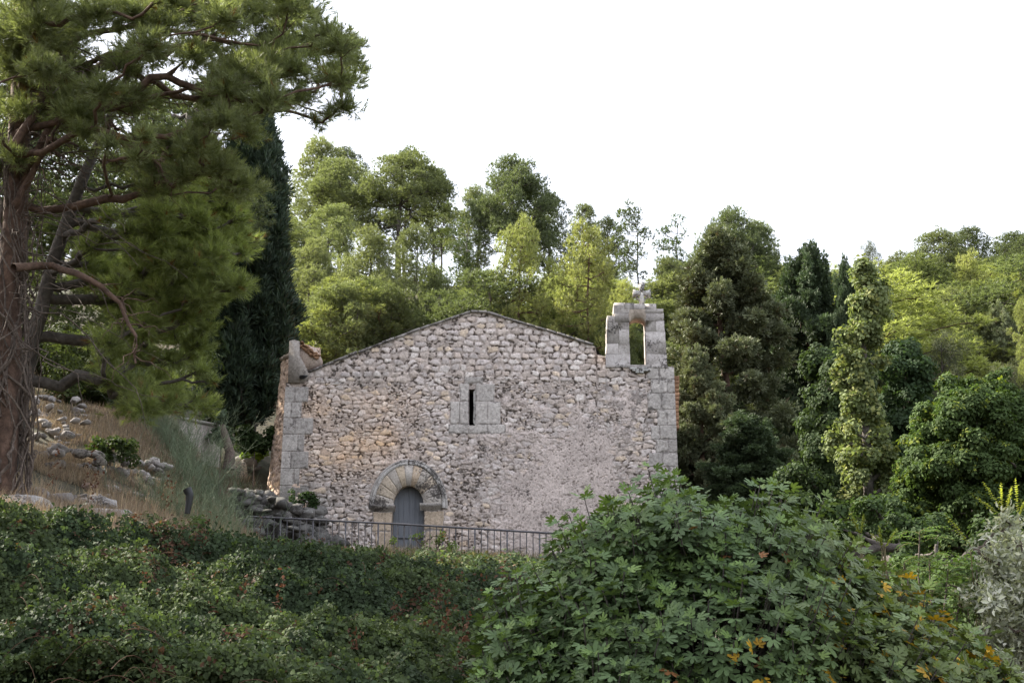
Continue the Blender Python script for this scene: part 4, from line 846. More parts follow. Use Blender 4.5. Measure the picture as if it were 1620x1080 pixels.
# ivy clad column and its neighbours
YI = 38.0; g_ = np.random.default_rng(81); cl = []
for i in range(210):
    h = g_.random(); py = 850 - 435 * h; cxp_ = np.interp(h, [0, .5, 1], [1372, 1368, 1362]) + 10 * math.sin(h * 9); hw = np.interp(h, [0, .3, .6, .85, 1], [44, 32, 24, 17, 5]); a = g_.uniform(0, 6.28); k_ = g_.uniform(.4, 1.3) * (1.5 if g_.random() < .12 else 1); cl.append((cxp_ + hw * k_ * math.cos(a), py, YI + hw * k_ / FPX * YI * math.sin(a), g_.uniform(6, 17), g_.uniform(.7, 1.6)))
b0 = P(1372, 880, YI); tr_ = [np.array([b0[0], YI, H1(b0[0], YI) - .3]), P(1374, 760, YI), P(1366, 560, YI), P(1364, 420, YI)]
hero('ivy_clad_tree', 'slim sunlit column of a tree wrapped in pale green ivy on the right', 'tree', tr_, .18, .05, cl, 800, LEAF_M, (.19, .225, .105), 'bark_grey', 'leaf', seed=9, up=.3, fill=.9, under=.9, yel=(.3, .31, .12), ysel=.2, twigs=1, lump=.6)
g_ = np.random.default_rng(82); cl = [(g_.uniform(1285, 1330), g_.uniform(560, 800), 41 + g_.uniform(-1, 1), g_.uniform(18, 32)) for i in range(34)] + [(g_.uniform(1240, 1330), g_.uniform(735, 820), 39 + g_.uniform(-1, 1), g_.uniform(16, 28)) for i in range(16)]
b0 = P(1305, 860, 41); hero('ivy_clad_tree', 'darker ivy-hung tree tucked against the left of the sunlit ivy column', 'tree', [np.array([b0[0], 41, H1(b0[0], 41) - .3]), P(1308, 700, 41), P(1310, 580, 41)], .15, .05, cl, 700, LEAF_M, (.06, .088, .04), 'bark_grey', 'leaf', seed=10, up=.3, fill=.5, twigs=1)
g_ = np.random.default_rng(83); cl = [(g_.uniform(1415, 1462), g_.uniform(555, 800), 41 + g_.uniform(-1, 1), g_.uniform(18, 34)) for i in range(34)]
b0 = P(1440, 860, 41); hero('ivy_clad_tree', 'dark ivy-hung tree right of the sunlit ivy column', 'tree', [np.array([b0[0], 41, H1(b0[0], 41) - .3]), P(1436, 700, 41), P(1432, 560, 41)], .15, .05, cl, 700, LEAF_M, (.042, .068, .032), 'bark_grey', 'leaf', seed=11, up=.3, fill=.5, twigs=1)
# dense green broadleaf tree
YB = 35.0; g_ = np.random.default_rng(84); cl = []
for i in range(330):
    a = g_.uniform(0, 6.28); h = g_.random() ** .85; py = 880 - 265 * h; hw = np.interp(h, [0, .3, .65, .9, 1], [142, 136, 118, 86, 50]); k_ = g_.uniform(.5, 1.05); cl.append((1550 + hw * math.cos(a) * k_, py, YB + hw / FPX * YB * math.sin(a) * k_, g_.uniform(12, 25)))
cl += [(1575, 600, YB, 16), (1590, 590, YB, 10), (1500, 605, YB, 18), (1540, 612, YB, 22)]
b0 = P(1545, 880, YB); hero('broadleaf_tree', 'dense rounded green leafy tree at the right edge', 'tree', [np.array([b0[0], YB, H1(b0[0], YB) - .3]), P(1545, 760, YB), P(1548, 640, YB)], .2, .06, cl, 1000, LEAF_CHEST, (.066, .10, .036), 'bark_grey', 'leaf', seed=12, up=.6, fill=.45, yel=(.15, .18, .03), ysel=.06, twigs=2)
g_ = np.random.default_rng(85); cl = [(g_.uniform(1420, 1640), g_.uniform(820, 980), 30 + g_.uniform(-2, 2), g_.uniform(18, 34)) for i in range(40)] + [(g_.uniform(1180, 1420), g_.uniform(800, 930), 33 + g_.uniform(-2, 2), g_.uniform(18, 30)) for i in range(34)]
b0 = P(1480, 900, 30); hero('dark_shrub', 'deep green undergrowth between the fig and the dense green tree', 'shrub', [np.array([b0[0], 30, H1(b0[0], 30) - .3]), P(1480, 880, 30), P(1482, 850, 30)], .06, .03, cl, 650, LEAF_M, (.045, .07, .028), 'bark_grey', 'leaf', seed=13, up=.5, fill=.6, twigs=1)
# ------------------------------------------------------------------ bramble bank
def slope_n(x, y, e=.4): 
    gx = (H(x + e, y, False) - H(x - e, y, False)) / (2 * e); gy = (H(x, y + e, False) - H(x, y - e, False)) / (2 * e); return unit(np.stack([-gx, -gy, np.ones_like(gx)], 1))
def mound(x, y): return (1 - .75 * sstep(33, 40, y)) * (.1 + 1.25 * fbm(x * .7, y * .6, 201) ** 1.6 + .7 * (fbm(x * 1.9, y * 1.9, 202) - .4))
def py_of(x, y, z):
    a = math.pi / 2; dz = z - CAMZ; f = y * math.cos(PITCH) + dz * math.sin(PITCH); return 540 - FPX * (dz * math.cos(PITCH) - y * math.sin(PITCH)) / f, 810 + FPX * x / f
rb = np.random.default_rng(301)
TRI = cluster(rb, leafcard(.052, .042, .35, .25), 4, .03, .6); TRI_F = cluster(rb, leafcard(.08, .06, .35, .25), 5, .07, .5)
def edge_py(px): return np.interp(px, [-200, 0, 150, 330, 420, 520, 640, 800, 1000], [815, 818, 826, 856, 874, 884, 890, 896, 902])
def bank(n, y0, y1, tm, seed, smin, smax, extra=0):
    g_ = np.random.default_rng(seed); y = g_.uniform(y0 ** 1.6, y1 ** 1.6, n) ** (1 / 1.6); px = g_.uniform(-70, 1010, n); x = (px - 810) / FPX * y * 1.03
    m_ = mound(x, y); h = H(x, y); pym, pxm = py_of(x, y, h + m_ * .8)
    k = pym > edge_py(px) + g_.normal(size=n) * 5; x, y, m_, h = x[k], y[k], m_[k], h[k]; n = len(x)
    dep = g_.random(n) ** 2; p = np.stack([x, y, h + m_ * (1 - .55 * dep) + .05 * g_.normal(size=n)], 1)
    e = .12; gx = (mound(x + e, y) - mound(x - e, y)) / (2 * e); gy = (mound(x, y + e) - mound(x, y - e)) / (2 * e); nn = slope_n(x, y); nn = unit(nn + np.stack([-gx, -gy, 0 * gx], 1) + (0, -.55, .0) + .75 * g_.normal(size=(n, 3)))
    V, F = place(tm[0], tm[1], p, nn, g_.uniform(smin, smax, n), g_)
    f1 = fbm(x * .7, y * .7, 211); f2 = fbm(x * 2.5, y * 2.5, 212)
    c = np.where((f1 > .5)[:, None], (.088, .118, .052), (.058, .084, .042)) * (.5 + .9 * g_.random((n, 1)) ** 1.5) * (.75 + .5 * f2)[:, None]
    yl = g_.random(n) < .02 + .08 * (f2 > .62); c[yl] = np.array((.11, .155, .045)) * g_.uniform(.7, 1.2, (yl.sum(), 1))
    br = g_.random(n) < .01 + .30 * sstep(.60, .74, fbm(x * 1.3 + 7, y * 1.1, 213)); c[br] = np.array((.12, .065, .042)) * g_.uniform(.5, 1.3, (br.sum(), 1))
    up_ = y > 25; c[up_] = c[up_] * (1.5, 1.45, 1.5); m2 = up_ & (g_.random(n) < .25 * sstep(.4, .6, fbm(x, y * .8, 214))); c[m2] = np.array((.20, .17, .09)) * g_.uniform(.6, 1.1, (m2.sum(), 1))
    return V, F, np.repeat(c, len(tm[0]), axis=0)
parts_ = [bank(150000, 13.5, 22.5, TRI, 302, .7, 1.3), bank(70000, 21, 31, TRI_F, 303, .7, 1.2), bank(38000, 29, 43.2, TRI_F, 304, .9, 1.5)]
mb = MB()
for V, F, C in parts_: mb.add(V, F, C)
# arching canes and small upright shoots
for i in range(900):
    y = rb.uniform(12, 42); px = rb.uniform(-40, 1000); x = (px - 810) / FPX * y; h = H1(x, y) + float(mound(np.array([x]), np.array([y]))[0]) * .8
    if py_of(x, y, h)[0] < edge_py(px) + 6: continue
    a = rb.uniform(0, 6.28); L = rb.uniform(.3, .9); t_ = np.linspace(0, 1, 7); pts = np.stack([x + L * t_ * math.cos(a), y + L * t_ * math.sin(a) * .6, h + L * (.9 * t_ - .95 * t_ ** 2)], 1)
    V, F = tube(pts, np.linspace(.006, .003, 7), 3); mb.add(V, F, (.13, .075, .05) if rb.random() < .6 else (.09, .11, .04))
brb = tag(mb.build('bramble_thicket', M['leaf']), label='thick green bramble with reddish dead patches covering the bank', cat='bramble', kind='stuff')
# red-brown dead flower spikes
mb = MB()
for (px, py, Y, hh) in [(745, 0, 0, 0)][:0] + [(rb.uniform(40, 900), rb.uniform(900, 1060), 0, rb.uniform(.3, .8)) for i in range(40)]:
    Y = np.interp(py, [900, 960, 1080], [32, 22, 14]) ; x = PX(px, py, Y); z = H1(x, Y) + .35
    for k in range(36):
        t_ = rb.random(); p = np.array([x + rb.normal() * .03 + .12 * t_, Y + rb.normal() * .03, z + hh * t_]); V, F = place(leafcard(.05, .03)[0], leafcard(.05, .03)[1], p[None], rb.normal(size=(1, 3)), [rb.uniform(.6, 1.3)], rb); mb.add(V, F, np.array((.16, .075, .045)) * rb.uniform(.5, 1.3))
tag(mb.build('dead_dock_spikes', M['dry']), label='rusty brown dried seed spikes standing in the bramble', cat='dry plants', kind='stuff')

# ------------------------------------------------------------------ dry grass on the slope
def grass(n, box_, seed, L0, L1, cols, w_=.008, cond=None, bend=.5):
    """box_: px0, px1, py0, py1 measured on the photo's slope; depth found from the ground"""
    g_ = np.random.default_rng(seed); y = g_.uniform(box_[2], box_[3], n); px = g_.uniform(box_[0], box_[1], n); x = (px - 810) / FPX * y; h = H(x, y)
    k = fbm(x * 1.1, y * 1.1, seed) > .44; 
    if cond is not None: k &= cond(px, py_of(x, y, h)[0], x, y)
    x, y, h = x[k], y[k], h[k]; n = len(x)
    a = g_.uniform(0, 6.28, n); L = g_.uniform(L0, L1, n) * (.6 + .8 * fbm(x * .9, y * .9, seed + 1)); d = np.stack([np.cos(a), np.sin(a), 0 * a], 1); s_ = np.stack([-np.sin(a), np.cos(a), 0 * a], 1) * w_ * .5 * (y / 26)[:, None]
    b = np.stack([x, y, h - .03], 1); m_ = b + d * (L * .2)[:, None] + np.stack([0 * L, 0 * L, L * .62], 1); t_ = b + d * (L * g_.uniform(.2, 1, n) * bend * 1.6)[:, None] + np.stack([0 * L, 0 * L, L * g_.uniform(.6, 1.05, n)], 1)
    V = np.stack([b - s_, b + s_, m_ + s_ * .8, m_ - s_ * .8, t_], 1).reshape(-1, 3); o = np.arange(n)[:, None] * 5
    c = np.array(cols)[g_.integers(0, len(cols), n)] * g_.uniform(.7, 1.25, (n, 1))
    return V, [np.concatenate([o + 0, o + 1, o + 2, o + 3], 1), np.concatenate([o + 3, o + 2, o + 4], 1)], np.repeat(c, 5, axis=0)
STRAW = [(.42, .35, .255), (.34, .27, .20), (.46, .39, .29), (.27, .21, .165), (.36, .28, .21)]
mb = MB()
mb.add(*grass(95000, (-60, 300, 20.3, 34), 401, .10, .32, STRAW, cond=lambda px, py, x, y: (py < edge_py(px) + 12) & (px < 330)))
mb.add(*grass(30000, (-60, 420, 32, 46), 402, .12, .32, STRAW + [(.12, .14, .06)], cond=lambda px, py, x, y: py < edge_py(px)))
mb.add(*grass(24000, (300, 450, 33, 46), 403, .2, .55, STRAW, cond=lambda px, py, x, y: py < edge_py(px)))
mb.add(*grass(14000, (430, 900, 38, 43.2), 404, .2, .6, STRAW + [(.10, .13, .05)] * 4))
mb.add(*grass(16000, (-60, 420, 19.5, 27), 405, .25, .6, STRAW, cond=lambda px, py, x, y: np.abs(py - edge_py(px)) < 34))
mb.add(*grass(16000, (300, 420, 43.6, 47.5), 407, .15, .4, STRAW + [(.14, .16, .07)] * 2))
mb.add(*grass(9000, (250, 420, 24, 36), 408, .2, .5, STRAW + [(.12, .15, .07)] * 3))
mb.add(*grass(22000, (430, 1000, 37, 42.6), 409, .15, .45, [(.20, .22, .11), (.14, .18, .07), (.32, .27, .18), (.24, .16, .11)]))
mb.add(*grass(14000, (-60, 560, 14.5, 34), 410, .2, .6, STRAW, cond=lambda px, py, x, y: (py > edge_py(px) - 4) & (py < edge_py(px) + 55) & (fbm(px * .02, py * .03, 411) > .52)))
# drooping plumes at the rim of the bank
g_ = np.random.default_rng(406); ps = []; ds = []
for i in range(60):
    px = g_.uniform(0, 520); Y = 20.5 if px < 260 else np.interp(px, [260, 520], [22, 31]); py = edge_py(px) + g_.uniform(-25, 45); p = P(px, py, Y); L = g_.uniform(.25, .5); a = g_.uniform(-.5, .5)
    for k in range(60): t_ = g_.random(); ps.append(p + (a * t_ * L + g_.normal() * .015, g_.normal() * .015, -L * t_ + g_.normal() * .01)); ds.append((a + g_.normal() * .35, g_.normal() * .3, -1))
tb = tuft(g_, 3, .07, .008, 5, 35); V, F = place(tb[0], tb[1], np.array(ps), np.array(ds, float), g_.uniform(.7, 1.3, len(ps)), g_); mb.add(V, F, np.array((.42, .34, .24)))
tag(mb.build('dry_grass', M['dry']), label='straw-coloured dry grass over the terraced slope on the left', cat='grass', kind='stuff')

# ------------------------------------------------------------------ green-grey fennel and broom, low green plants
def stems(seed, n, px, py, rx, Y, ry, L, base, spread=.35, w_=.006, zlow=True):
    g_ = np.random.default_rng(seed); V_ = []; k = 0; mb = MB()
    c0 = P(px, py, Y)
    for i in range(n):
        x = c0[0] + g_.normal() * rx; y = Y + g_.normal() * ry; h = H1(x, y) if zlow else c0[2]; d = unit(np.array([g_.normal() * spread, g_.normal() * spread, 1.])); l = L * g_.uniform(.5, 1.1); b = np.array([x, y, h])
        m_ = 5; t_ = np.linspace(0, 1, m_)[:, None]; pts = b + d * l * t_ + np.array([g_.normal() * .1, g_.normal() * .1, 0]) * t_ ** 2 * l; mb.add(*tube(pts, np.linspace(w_, w_ * .3, m_), 3), base)
        for q in range(9):
            s0_ = pts[1] + (pts[-1] - pts[1]) * g_.random(); e_ = s0_ + unit(d + g_.normal(size=3) * .55) * l * .25; mb.add(*tube(np.array([s0_, e_]), [w_ * .6, w_ * .2], 3), np.array(base) * g_.uniform(.7, 1.3))
    return mb
GG = (.20, .25, .16)
for sd_, (px, py, rx, Y, ry, L, n, lb) in enumerate([
    (282, 700, .5, 34, .5, 2.1, 150, 'tall wispy grey-green fennel clump in the middle of the dry slope'),
    (235, 690, .4, 34, .4, 1.6, 80, 'wispy grey-green fennel at the end of the long stone wall'),
    (325, 720, .40, 32, .5, 1.5, 120, 'wispy grey-green fennel below the small grey wall'),
    (255, 800, .40, 27.5, .4, .9, 80, 'lower fennel clump left of the black pipe stub'),
    (315, 715, .55, 38, .4, 1.7, 190, 'thin fennel clump close in front of the low rendered wall'),
    (330, 800, .50, 28, .4, 1.0, 110, 'lower fennel clump right of the black pipe stub')]):
    mb = stems(500 + sd_, n, px, py, rx, Y, ry, L, GG); p = P(px, py, Y); p[2] = H1(p[0], Y); tag(mb.build('fennel_plant', M['dry'], loc=p), label=lb, cat='plant', group='fennel plants on the dry slope')
def shrub(seed, clumps_px, label, per=500, tm=TRI_F, base=(.07, .10, .035), name='shrub', cat='shrub', group=None, **k):
    g_ = np.random.default_rng(seed); cl = []
    for c in clumps_px: p = P(*c[:3]); r_ = c[3] / FPX * c[2]; cl.append((*p, r_, r_, r_ * .8))
    V, F, C = crown(cl, per, tm, g_, base, **k); c0 = np.mean([c[:3] for c in cl], 0); z0 = H1(c0[0], c0[1]); e = empty(name, (c0[0], c0[1], z0), label=label, cat=cat, group=group)
    mb = MB(); skeleton(mb, [(c0[0], c0[1], z0 - .2), (c0[0], c0[1], max(c0[2], z0 + .3))], .03, .015, cl, g_, lr=.4, twigs=3); st = mb.build('stem', M['stem']); cr_ = mesh_np('foliage', V, F, M['leaf'], C=C)
    for o in (st, cr_): o.parent = e; o.location = tuple(-np.array(e.location))
    return e
g_ = np.random.default_rng(88)
shrub(601, [(g_.uniform(140, 215), g_.uniform(697, 728), 29.5 + g_.uniform(-.3, .3), g_.uniform(7, 13)) for i in range(22)], 'low dark green shrub above the long stone wall', per=1300)
shrub(602, [(g_.uniform(85, 140), g_.uniform(672, 690), 32.5, g_.uniform(6, 11)) for i in range(12)], 'small green shrub on the upper tumbled stones', per=1300)
shrub(603, [(g_.uniform(385, 418), g_.uniform(714, 728), 48, g_.uniform(4, 8)) for i in range(10)], 'bright yellow-green sprig beside the round corner buttress', per=2200, base=(.26, .36, .05), tm=LEAF_M)
shrub(604, [(g_.uniform(380, 432), g_.uniform(682, 712), 47, g_.uniform(10, 17)) for i in range(16)], 'dark leafy bush between cypress and buttress', per=600, base=(.035, .055, .02), tm=LEAF_M)
shrub(605, [(g_.uniform(335, 362), g_.uniform(655, 700), 44, g_.uniform(6, 11)) for i in range(16)], 'grey-green shrub at the cypress foot', per=900, base=(.10, .13, .085), tm=LEAF_M)
shrub(606, [(g_.uniform(455, 500), g_.uniform(775, 805), 45.3, g_.uniform(3, 8)) for i in range(12)], 'small ivy patch clinging to the dark lower left corner of the chapel', per=1500, base=(.035, .06, .02), name='ivy_patch', cat='plant')
shrub(607, [(g_.uniform(610, 720), g_.uniform(845, 885), 42.9, g_.uniform(3, 11)) for i in range(26)], 'loose bramble sprays climbing the railing in front of the door', per=520, base=(.13, .18, .05), yel=(.3, .18, .08), ysel=.1)
shrub(608, [(g_.uniform(440, 600), g_.uniform(868, 892), 41.5, g_.uniform(5, 12)) for i in range(26)], 'pale green bramble mound below the left half of the railing', per=700, base=(.12, .17, .055), yel=(.28, .2, .1), ysel=.12)
shrub(609, [(g_.uniform(700, 880), g_.uniform(880, 905), 40.5, g_.uniform(6, 14)) for i in range(26)], 'mixed green and rusty bramble mound below the right half of the railing', per=700, base=(.10, .14, .05), yel=(.26, .15, .09), ysel=.2)
shrub(610, [(g_.uniform(200, 320), g_.uniform(822, 850), 23.5 + g_.uniform(-.5, .5), g_.uniform(9, 18)) for i in range(34)], 'leafy green bush on the rim of the bank left of the stair handrail', per=700, base=(.085, .125, .04))
# lower growth under the pine foliage (dark)
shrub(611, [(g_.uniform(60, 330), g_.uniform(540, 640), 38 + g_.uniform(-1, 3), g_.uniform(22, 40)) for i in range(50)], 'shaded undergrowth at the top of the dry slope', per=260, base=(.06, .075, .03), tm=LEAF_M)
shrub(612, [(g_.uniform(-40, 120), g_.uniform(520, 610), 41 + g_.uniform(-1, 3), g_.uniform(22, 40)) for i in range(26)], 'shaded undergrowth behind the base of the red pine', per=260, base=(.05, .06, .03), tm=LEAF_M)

# ------------------------------------------------------------------ stones of the slope
def G(px, py, Y=None):
    """point of the ground seen at that pixel"""
    Ys = np.arange(21, 52, .1); q = np.array([P(px, py, y) for y in Ys]); k = q[:, 2] < H(q[:, 0], q[:, 1]); i = int(np.argmax(k)) if k.any() else 100; return q[i]

def wall_of(seed, line, label, n, r, name='dry_stone_wall', cat='stone wall', rows=2, c=(.30, .275, .26), loose=.25):
    """line: (px, py, Y); tumbled stones bedded along it"""
    g_ = np.random.default_rng(seed); q_ = np.array([(P if 'rock_' in name else G)(*l) for l in line]); mb = MB(); tt = np.linspace(0, 1, len(q_))
    for row in range(rows):
        for i in range(n):
            t_ = (i + g_.uniform(.1, .9)) / n; p = np.array([np.interp(t_, tt, q_[:, k]) for k in range(3)]); rr = r * g_.uniform(.6, 1.4); V, F = rock(g_, (rr * g_.uniform(1, 1.5), rr, rr * g_.uniform(.6, .9)), 7)
            p += (g_.normal() * .05, g_.normal() * loose, .06 - row * r * 1.2 + g_.normal() * .06 * (1 + loose)); p[2] = p[2] if 'rock_' in name else H1(p[0], p[1]) + rr * .35 + (.30 if row == 0 and rows > 1 else .04)
            mb.add(V + p, F, np.array(c) * g_.uniform(.7, 1.3))
    lo_ = q_[0].copy(); return tag(mb.build(name, M['rock'], loc=lo_), label=label, cat=cat)
wall_of(701, [(80, 742, 0), (130, 744, 0), (175, 751, 0), (225, 758, 0), (262, 766, 0)], 'long low dry stone wall of lichened blocks across the dry slope', 30, .10)
wall_of(702, [(22, 632, 33), (50, 662, 32), (90, 682, 31.4), (125, 705, 31)], 'tumbled stone terrace high on the dry slope beside the pine trunk', 34, .08, loose=.6)
wall_of(703, [(-40, 782, 24.2), (20, 790, 24), (90, 797, 23.6), (190, 792, 23.8)], 'lowest crumbling stone edge on the dry slope', 26, .12, loose=.3, rows=1)
wall_of(704, [(5, 737, 27), (60, 730, 27.4)], 'few lichened stones half buried behind the red trunk', 6, .14, rows=1)
wall_of(705, [(375, 785, 45.6), (415, 790, 45.6), (455, 806, 45.4), (515, 826, 45.5)], 'rough outcrop of tumbled rocks at the chapel corner above the railing', 62, .19, name='rock_outcrop', cat='rocks', rows=3, c=(.155, .148, .14), loose=.25)
wall_of(706, [(385, 828, 45.2), (430, 838, 45.2), (480, 846, 45.1), (545, 864, 45.2)], 'dark mossy rocks seen through the left end of the railing', 56, .22, name='rock_outcrop', cat='rocks', rows=2, c=(.12, .117, .11), loose=.22)
wall_of(707, [(330, 800, 30), (348, 812, 30)], 'small cluster of white lichened stones near the stair handrail', 5, .12, name='loose_stones', cat='stones', rows=1, c=(.5, .49, .48))
wall_of(708, [(372, 738, 41), (400, 742, 41.5)], 'few grey stones beside the rounded tan boulder', 4, .18, name='loose_stones', cat='stones', rows=1)
def boulder(seed, px, py, Y, r, label, c=(.42, .40, .385), sq=.7, sub=12):
    g_ = np.random.default_rng(seed); V, F = rock(g_, (r, r * .9, r * sq), sub); p = G(px, py); p[2] += r * .25; return tag(mesh_np('boulder', V + p, F, M['rock'], C=np.broadcast_to(c, V.shape), loc=p), label=label, cat='boulder')
boulder(711, 30, 806, 22.3, .50, 'flat pale grey boulder at the left edge below the red pine trunk', sq=.3)
boulder(712, 168, 776, 24.0, .12, 'left one of two squarish pale blocks on the dry slope', (.5, .48, .47), .9); boulder(713, 180, 780, 23.9, .13, 'right one of two squarish pale blocks on the dry slope', (.52, .5, .49), 1.0)
boulder(714, 158, 812, 22.2, .42, 'large flat bedrock slab above the rim of the bank', (.40, .38, .37), .5); boulder(715, 172, 830, 21.8, .36, 'lower pale bedrock hump touching the bramble', (.42, .39, .38), .9); boulder(716, 12, 780, 24, .17, 'small blocky grey  the left edge', sq=.8)
boulder(717, 142, 775, 24.3, .16, 'brownish stone left of the two pale blocks', (.30, .21, .18), .8); boulder(718, 376, 752, 42, .42, 'rounded tan boulder near the round buttress', (.38, .32, .25), .8); boulder(719, 232, 757, 28, .16, 'pale stone under the right end of the long stone wall', (.46, .44, .43), .9)
# little rendered wall beside the cypress
mb = MB(); a, b = P(284, 662, 42.5), P(352, 676, 45); n_ = 20
for i in range(n_):
    p0 = a + (b - a) * i / n_; p1 = a + (b - a) * (i + 1) / n_; mb.add(np.array([(p0[0], p0[1], p0[2] - 1.3), (p1[0], p1[1], p1[2] - 1.3), p1, p0, (p1[0] - .1, p1[1] + .4, p1[2]), (p0[0] - .1, p0[1] + .4, p0[2])]), np.array([[0, 1, 2, 3], [3, 2, 4, 5]]), (.34, .30, .27))
mb.add(*tube([a + (0, 0, .03), b + (0, 0, .03)], .06, 6), (.26, .24, .22)); tag(mb.build('low_wall', M['masonry'], loc=a), label='low sloping rendered wall at the foot of the cypress', cat='wall')
# pale dead stump in front of the cypress
mb = MB(); q_ = [P(362, 742, 43), P(364, 715, 43), P(356, 690, 43), P(352, 672, 43)]; mb.add(*tube(q_, [.2, .15, .13, .08], 10), (.4,) * 3); tag(mb.build('tree_stump', M['stem'], loc=q_[0]), label='pale bare dead trunk in front of the cypress foot', cat='stump')
# black curved pipe stub
mb = MB(); q_ = np.array([P(296, 812, 26.5), P(299, 795, 26.5), P(300, 782, 26.5), P(296, 773, 26.5)]); tt = np.linspace(0, 3, 14); q_ = np.stack([np.interp(tt, range(4), q_[:, i]) for i in range(3)], 1); mb.add(*tube(q_, np.linspace(.055, .085, 14), 12))
tag(mb.build('pipe_stub', M['black'], smooth=True, loc=q_[0]), label='black curved pipe stub sticking up out of the fennel', cat='pipe')

# ------------------------------------------------------------------ dead creeper on the red pine
g_ = np.random.default_rng(91); mb = MB(); tz = np.array([p for p in [P(2, 775, YP), P(8, 640, YP), P(14, 500, YP), P(24, 330, YP), P(34, 180, YP), P(38, 60, YP)]])
def trunk_at(z): return np.array([np.interp(z, tz[:, 2], tz[:, 0]), YP])
for i in range(120):
    zt_ = g_.uniform(tz[1, 2], tz[-1, 2] - .4); zb_ = max(zt_ - g_.uniform(1.2, 5), tz[0, 2] - .2); n_ = 16; zz = np.linspace(zb_, zt_, n_); a0 = g_.uniform(0, 6.28); tw = g_.normal() * 3.0; t_ = np.linspace(0, 1, n_); rr_ = .235 + .05 * g_.random() + .16 * (g_.random() ** 3) * np.sin(t_ * math.pi) + .05 * np.interp(zz, [tz[0, 2], tz[3, 2]], [1.2, 0])
    pts = np.array([[*(trunk_at(z) + rr_[k] * np.array([math.cos(a0 + tw * t_[k]), math.sin(a0 + tw * t_[k])])), z] for k, z in enumerate(zz)]); pts[:, :2] += np.cumsum(g_.normal(size=(n_, 2)) * .045, axis=0)
    mb.add(*tube(pts, np.linspace(.017, .007, n_) * g_.uniform(.4, 1.8), 5), (.5,) * 3)
for i in range(60):
    z0_ = g_.uniform(tz[1, 2] + .6, tz[-1, 2]); c0_ = trunk_at(z0_); a = g_.uniform(-1.3, .9); L = g_.uniform(.6, 2.6); n_ = 12; t_ = np.linspace(0, 1, n_)
    pts = np.stack([c0_[0] + .25 + L * t_ * abs(math.cos(a)), YP - .3 + L * t_ * math.sin(a) * .5, z0_ - g_.uniform(-.2, .9) * L * t_ ** 2 + .3 * L * t_ * g_.normal() * .6], 1); pts[1:] += np.cumsum(g_.normal(size=(n_ - 1, 3)) * .07, axis=0)
    mb.add(*tube(pts, np.linspace(.012, .004, n_) * g_.uniform(.6, 1.4), 4), (.5,) * 3)
cv = mb.build('dead_creeper', M['stem'], loc=tz[0]); tag(cv, label='tangle of bare brown creeper stems wrapped round the red pine trunk', cat='creeper')
# ------------------------------------------------------------------ fig tree
gf = np.random.default_rng(95)
def figleaf():
    """five-lobed leaf, stalk at origin, pointing +x, normal +z, slightly cupped"""
    tips = [(-68, .62), (-36, .86), (0, 1.0), (36, .86), (68, .62)]; out = [(-.02, 0)]; k = []
    pts = [(.02, -.10)]
    for i, (a, l) in enumerate(tips):
        for da, ll in ((-13, .72), (-5, .97), (5, .97), (13, .72)): pts.append((l * ll * math.cos(R(a + da)) + .0, l * ll * math.sin(R(a + da))))
        if i < 4: am = (a + tips[i + 1][0]) / 2; pts.append((.40 * math.cos(R(am)), .40 * math.sin(R(am))))
    pts.append((.02, .10)); c = (.22, 0); V = [(c[0], c[1], -.03)] + [(x, y, .10 * (x * x + 1.3 * y * y) * -1 + .05 * abs(y)) for x, y in pts]; n = len(pts)
    return np.array(V), np.array([(0, i, i + 1) for i in range(1, n)])
FL = figleaf()
def fz(a): return a
lobes = [(1130, 895, 15.6, 1.5, 1.75, 1.6), (1020, 880, 15.2, 1.25, 1.3, 1.15), (945, 930, 14.8, .95, 1.1, .95), (865, 1010, 14.4, .85, 1.0, .95), (1225, 905, 15.5, 1.15, 1.4, 1.05), (1310, 960, 15.3, 1.05, 1.2, .9), (1415, 1000, 15.2, 1.0, 1.2, .9), (1120, 1010, 14.4, 1.9, 1.3, 1.3), (1280, 1050, 14.6, 1.5, 1.3, 1.2), (950, 1060, 14.0, 1.2, 1.0, 1.0), (1075, 830, 15.6, .62, .7, .62), (1140, 815, 15.4, .62, .7, .60), (1000, 850, 15.2, .55, .6, .55), (1210, 835, 15.7, .55, .6, .5), (1505, 1050, 15.3, .85, 1., .9), (1380, 1060, 14.8, 1.1, 1.2, .9), (825, 1080, 14.2, .6, .8, .7)]
L3 = np.array([[*P(a, b + 92, Y), rx, ry, rz] for a, b, Y, rx, ry, rz in lobes]); tips = []; tds = []
for l in L3:
    n = int(150 * (l[3] * l[4] + l[4] * l[5] + l[3] * l[5]) / 3 * 2.6); d = unit(gf.normal(size=(n, 3))); ph = gf.uniform(0, 6, 3); lm = 1 + .10 * (np.sin(d[:, 0] * 6 + ph[0]) + np.sin(d[:, 2] * 7 + ph[1])) ; p = l[:3] + d * l[3:] * (lm * gf.uniform(.72, 1.04, n))[:, None]
    inside = np.zeros(n, bool)
    for m_ in L3:
        if m_ is not l: inside |= (((p - m_[:3]) / m_[3:]) ** 2).sum(1) < .55
    k = ~inside & (d[:, 2] > -.55); tips.append(p[k]); tds.append(d[k])
tips = np.concatenate(tips); tds0 = np.concatenate(tds); sh_ = (gf.random(len(tips)) < .16) & (tds0[:, 2] > .1); tips[sh_] += (unit(tds0[sh_] + (0, 0, .9)) * gf.uniform(.05, .22, (sh_.sum(), 1))); tds = unit(np.concatenate(tds) + (0, -.05, .75)); print('fig shoots', len(tips))
Vs = []; Fs = []; Cs = []; kk = 0; base_xy = np.array([P(1150, 900, 15.9)[0], 15.9]); zg = H1(*base_xy)
fe = empty('fig_tree', (*base_xy, zg), label='big spreading fig tree with lobed leaves in the right foreground', cat='tree')
pos = []; nrm = []; dirs = []; scl = []; colr = []
